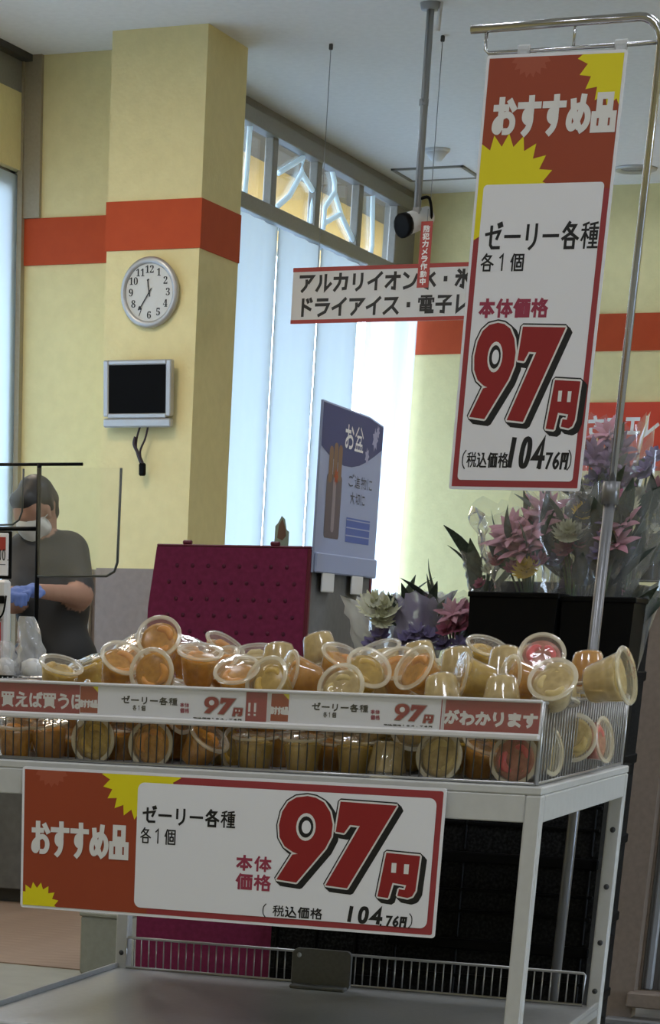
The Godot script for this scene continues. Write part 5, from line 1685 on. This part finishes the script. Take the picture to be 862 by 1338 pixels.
# ---------- the cashier ----------
func seg_dist(p: Vector3, b: Array) -> float:          # tapered capsule: [from, to, radius from, radius to, colour]
	var a: Vector3 = b[0]
	var d: Vector3 = b[1] - a
	var t := clampf((p - a).dot(d) / maxf(d.length_squared(), 1e-9), 0.0, 1.0)
	return p.distance_to(a + d * t) - lerpf(b[2], b[3], t)
func field(p: Vector3, bones: Array, k: float) -> float:
	var r := 1e3
	for b in bones:
		var d := seg_dist(p, b)
		var h := maxf(k - absf(r - d), 0.0) / k
		r = minf(r, d) - h * h * k * 0.25
	return r
func nearest(p: Vector3, bones: Array) -> Color:
	var r := 1e3
	var c := Color.WHITE
	for b in bones:
		var d := seg_dist(p, b)
		if d < r:
			r = d
			c = b[4]
	return c
# surface nets over the bones' joined distance field
func nets(st: SurfaceTool, bones: Array, cell: float, k: float, cut := 1e3) -> void:
	var lo := Vector3.ONE * 1e3
	var hi := -lo
	for b in bones:
		var r: float = maxf(b[2], b[3]) + cell * 2
		for e in 2:
			lo = lo.min(b[e] - Vector3.ONE * r)
			hi = hi.max(b[e] + Vector3.ONE * r)
	var n := Vector3i(((hi - lo) / cell).ceil()) + Vector3i.ONE
	var val := PackedFloat32Array()
	val.resize(n.x * n.y * n.z)
	for z in n.z:
		for y in n.y:
			for x in n.x:
				var p := lo + Vector3(x, y, z) * cell
				var v := field(p, bones, k)
				if cut < 1e2:
					v = maxf(v, p.y - cut)
				val[(z * n.y + y) * n.x + x] = v
	var at_ := {}
	var pos: Array[Vector3] = []
	for z in n.z - 1:
		for y in n.y - 1:
			for x in n.x - 1:
				var s := Vector3.ZERO
				var c := 0
				for e in [[0, 0, 0, 1, 0, 0], [0, 0, 0, 0, 1, 0], [0, 0, 0, 0, 0, 1], [1, 0, 0, 1, 1, 0], [1, 0, 0, 1, 0, 1], [0, 1, 0, 1, 1, 0], [0, 1, 0, 0, 1, 1], [0, 0, 1, 1, 0, 1], [0, 0, 1, 0, 1, 1], [1, 1, 0, 1, 1, 1], [1, 0, 1, 1, 1, 1], [0, 1, 1, 1, 1, 1]]:
					var va := val[((z + e[2]) * n.y + y + e[1]) * n.x + x + e[0]]
					var vb := val[((z + e[5]) * n.y + y + e[4]) * n.x + x + e[3]]
					if (va < 0) != (vb < 0):
						var t := va / (va - vb)
						s += Vector3(e[0], e[1], e[2]).lerp(Vector3(e[3], e[4], e[5]), t)
						c += 1
				if c:
					at_[(z * n.y + y) * n.x + x] = pos.size()
					pos.append(lo + (Vector3(x, y, z) + s / c) * cell)
	for z in range(1, n.z - 1):
		for y in range(1, n.y - 1):
			for x in range(1, n.x - 1):
				var i := (z * n.y + y) * n.x + x
				var v := val[i]
				for ax in 3:
					var step: int = [1, n.x, n.x * n.y][ax]
					var u: int = [n.x, n.x * n.y, 1][ax]
					var w: int = [n.x * n.y, 1, n.x][ax]
					if (v < 0) == (val[i + step] < 0):
						continue
					var q := [i - u - w, i - w, i, i - u]
					if not (at_.has(q[0]) and at_.has(q[1]) and at_.has(q[2]) and at_.has(q[3])):
						continue
					if v < 0:
						q = [q[0], q[3], q[2], q[1]]
					var p: Array[Vector3] = []
					for e in q:
						p.append(pos[at_[e]])
					for e in [0, 1, 2, 0, 2, 3]:
						st.set_color(nearest(p[e], bones))
						st.add_vertex(p[e])
func person() -> void:
	var depth := 10.35
	var O := EYE + ray(66, 870) * depth
	O.y = 0.0
	var J := func(x: float, y: float, d: float) -> Vector3:      # joint from a pixel and a distance
		return EYE + ray(x, y) * (depth + d) - O
	var skin := Color(0.36, 0.20, 0.14)
	var shirt := Color(0.030, 0.029, 0.030)
	var trousers := Color(0.010, 0.010, 0.011)
	var glove := Color(0.10, 0.16, 0.40)
	var t := thing("person", "person in a grey shirt and white face mask bending over the register counter", "person", Transform3D(Basis.IDENTITY, O))
	var hip: Vector3 = J.call(72.0, 862.0, 0.0)
	var chest: Vector3 = J.call(66.0, 752.0, -0.02)
	var waist: Vector3 = hip.lerp(chest, 0.62)
	var upper: Vector3 = J.call(62.0, 722.0, -0.03)
	var neck: Vector3 = J.call(58.0, 700.0, -0.06)
	var head: Vector3 = J.call(49.0, 668.0, -0.13)
	var sr: Vector3 = J.call(95.0, 722.0, -0.02)
	var sl: Vector3 = J.call(30.0, 722.0, -0.02)
	var er: Vector3 = J.call(105.0, 778.0, -0.14)
	var el: Vector3 = J.call(16.0, 785.0, -0.14)
	var wr: Vector3 = J.call(48.0, 772.0, -0.42)
	var wl: Vector3 = J.call(22.0, 776.0, -0.42)
	var side := (sr - sl).normalized()
	var knee := Vector3(hip.x, 0.50, hip.z)
	var bones := [
		[hip + side * 0.07, hip - side * 0.07, 0.125, 0.125, trousers], [hip, waist, 0.13, 0.132, trousers], [waist, chest, 0.132, 0.135, shirt], [hip + side * 0.03, waist + side * 0.045, 0.11, 0.11, trousers], [waist + side * 0.045, chest + side * 0.06, 0.11, 0.11, shirt], [hip - side * 0.03, waist - side * 0.045, 0.11, 0.11, trousers], [waist - side * 0.045, chest - side * 0.06, 0.11, 0.11, shirt],
		[chest + side * 0.05, sr - side * 0.02, 0.11, 0.078, shirt], [chest - side * 0.05, sl + side * 0.02, 0.11, 0.078, shirt], [upper + side * 0.06, upper - side * 0.06, 0.085, 0.085, shirt],
		[neck - Vector3(0, 0.03, 0), head, 0.057, 0.055, skin],
		[sr, sr.lerp(er, 0.80), 0.068, 0.066, shirt], [sr.lerp(er, 0.8), er, 0.045, 0.042, skin], [er, wr, 0.043, 0.029, skin],
		[sl, sl.lerp(el, 0.80), 0.068, 0.066, shirt], [sl.lerp(el, 0.8), el, 0.045, 0.042, skin], [el, wl, 0.043, 0.029, skin],
	]
	var legs := [
		[hip + side * 0.07, hip - side * 0.07, 0.120, 0.120, trousers],
		[hip + side * 0.085, knee + side * 0.085, 0.085, 0.062, trousers], [knee + side * 0.085, Vector3(knee.x, 0.10, knee.z) + side * 0.085, 0.062, 0.048, trousers],
		[hip - side * 0.085, knee - side * 0.085, 0.085, 0.062, trousers], [knee - side * 0.085, Vector3(knee.x, 0.10, knee.z) - side * 0.085, 0.062, 0.048, trousers],
		[Vector3(knee.x, 0.045, knee.z) + side * 0.085, Vector3(knee.x, 0.035, knee.z + 0.15) + side * 0.085, 0.045, 0.034, trousers], [Vector3(knee.x, 0.045, knee.z) - side * 0.085, Vector3(knee.x, 0.035, knee.z + 0.15) - side * 0.085, 0.045, 0.034, trousers],
	]
	var body := smooth()
	nets(body, bones, 0.0115, 0.045)
	nets(body, legs, 0.022, 0.05)
	# hands: palm, four fingers and a thumb each
	for s in 2:
		var w: Vector3 = [wr, wl][s]
		var e: Vector3 = [er, el][s]
		var f := (w - e).normalized()
		var across := f.cross(Vector3.UP).normalized() * (1.0 if s == 0 else -1.0)
		var down := Vector3.DOWN
		var hb := [[w - f * 0.02, w + f * 0.03, 0.027, 0.030, glove], [w + f * 0.02 + across * 0.02, w + f * 0.075 + across * 0.028, 0.018, 0.016, glove], [w + f * 0.02 - across * 0.02, w + f * 0.075 - across * 0.028, 0.018, 0.016, glove], [w + f * 0.03, w + f * 0.08, 0.022, 0.018, glove]]
		for k in 4:
			var root := w + f * 0.08 + across * (0.030 - 0.020 * k)
			var len_: float = [0.070, 0.078, 0.072, 0.056][k]
			var m := root + (f * 0.85 + down * 0.5).normalized() * len_ * 0.55
			hb.append([root, m, 0.0095, 0.009, glove])
			hb.append([m, m + (f * 0.25 + down).normalized() * len_ * 0.5, 0.009, 0.0075, glove])
		var tr_ := w + f * 0.025 - across * 0.03
		hb.append([tr_, tr_ + (f * 0.6 - across + down * 0.3).normalized() * 0.035, 0.013, 0.011, glove])
		hb.append([tr_ + (f * 0.6 - across + down * 0.3).normalized() * 0.035, tr_ + (f * 0.6 - across + down * 0.3).normalized() * 0.035 + (f + down * 0.7).normalized() * 0.03, 0.011, 0.009, glove])
		nets(body, hb, 0.006, 0.012)
	# head looking down to the left
	var fwd := Vector3(-0.42, -0.55, 0.72).normalized()
	var right := fwd.cross(Vector3.UP).normalized()
	var up := right.cross(fwd)
	var hx := func(x: float, y: float, z: float) -> Vector3:     # head axes: right, up, forward
		return head + right * x + up * y + fwd * z
	var hd := [
		[hx.call(0, 0.035, -0.015), hx.call(0, 0.03, 0.02), 0.088, 0.082, skin], [hx.call(0, -0.03, 0.035), hx.call(0, -0.07, 0.05), 0.066, 0.046, skin],
		[hx.call(0, 0.0, 0.098), hx.call(0, -0.022, 0.108), 0.009, 0.014, skin], [hx.call(-0.03, 0.02, 0.088), hx.call(0.03, 0.02, 0.088), 0.014, 0.014, skin],
		[hx.call(0.082, 0.01, 0.0), hx.call(0.084, -0.025, 0.004), 0.014, 0.010, skin], [hx.call(-0.082, 0.01, 0.0), hx.call(-0.084, -0.025, 0.004), 0.014, 0.010, skin],
		[hx.call(0, -0.04, -0.02), neck, 0.055, 0.055, skin],
	]
	nets(body, hd, 0.0075, 0.02)
	M.body = mat(Color.WHITE, 0.75)
	M.body.vertex_color_use_as_albedo = true
	part(t, "body", done(body), M.body)
	var hr := smooth()
	var hc := Color(0.02, 0.018, 0.017)
	nets(hr, [[hx.call(0, 0.058, -0.022), hx.call(0, 0.052, 0.012), 0.090, 0.080, hc], [hx.call(0, 0.01, -0.055), hx.call(0, -0.03, -0.05), 0.066, 0.050, hc], [hx.call(0.07, 0.035, -0.02), hx.call(0.078, 0.0, -0.025), 0.028, 0.014, hc], [hx.call(-0.07, 0.035, -0.02), hx.call(-0.078, 0.0, -0.025), 0.028, 0.014, hc], [hx.call(-0.035, 0.085, 0.055), hx.call(0.035, 0.085, 0.055), 0.030, 0.030, hc]], 0.0075, 0.02)
	part(t, "hair", done(hr), M.hair)
	var mk := smooth()
	nets(mk, [[hx.call(0, -0.025, 0.070), hx.call(0, -0.072, 0.066), 0.058, 0.048, hc], [hx.call(0.04, -0.03, 0.04), hx.call(0.045, -0.06, 0.03), 0.040, 0.034, hc], [hx.call(-0.04, -0.03, 0.04), hx.call(-0.045, -0.06, 0.03), 0.040, 0.034, hc]], 0.0075, 0.02)
	part(t, "face_mask", done(mk), M.mask)
	var ls := smooth()
	for s in [-1.0, 1.0]:
		tube(ls, curve([hx.call(0.062 * s, -0.02, 0.055), hx.call(0.085 * s, -0.012, 0.02), hx.call(0.092 * s, -0.005, -0.004)], 4), 0.002, 5)
	part(t, "mask_loops", done(ls), M.mask)
	for s in [-1.0, 1.0]:
		part(t, "eye", turned([Vector2(0, -0.006), Vector2(0.009, -0.003), Vector2(0.011, 0), Vector2(0.009, 0.003), Vector2(0, 0.006)], 10, Transform3D(Basis(right, fwd, up), hx.call(0.031 * s, 0.008, 0.094))), M.ink_black)
	var cf := smooth()
	var ring := []
	for k in 14:
		var an := TAU * k / 14
		ring.append(neck + Vector3(cos(an) * 0.072, -0.035 - 0.02 * sin(an), sin(an) * 0.068))
	tube(cf, ring, 0.012, 6, true)
	part(t, "collar", done(cf), M.shirt)
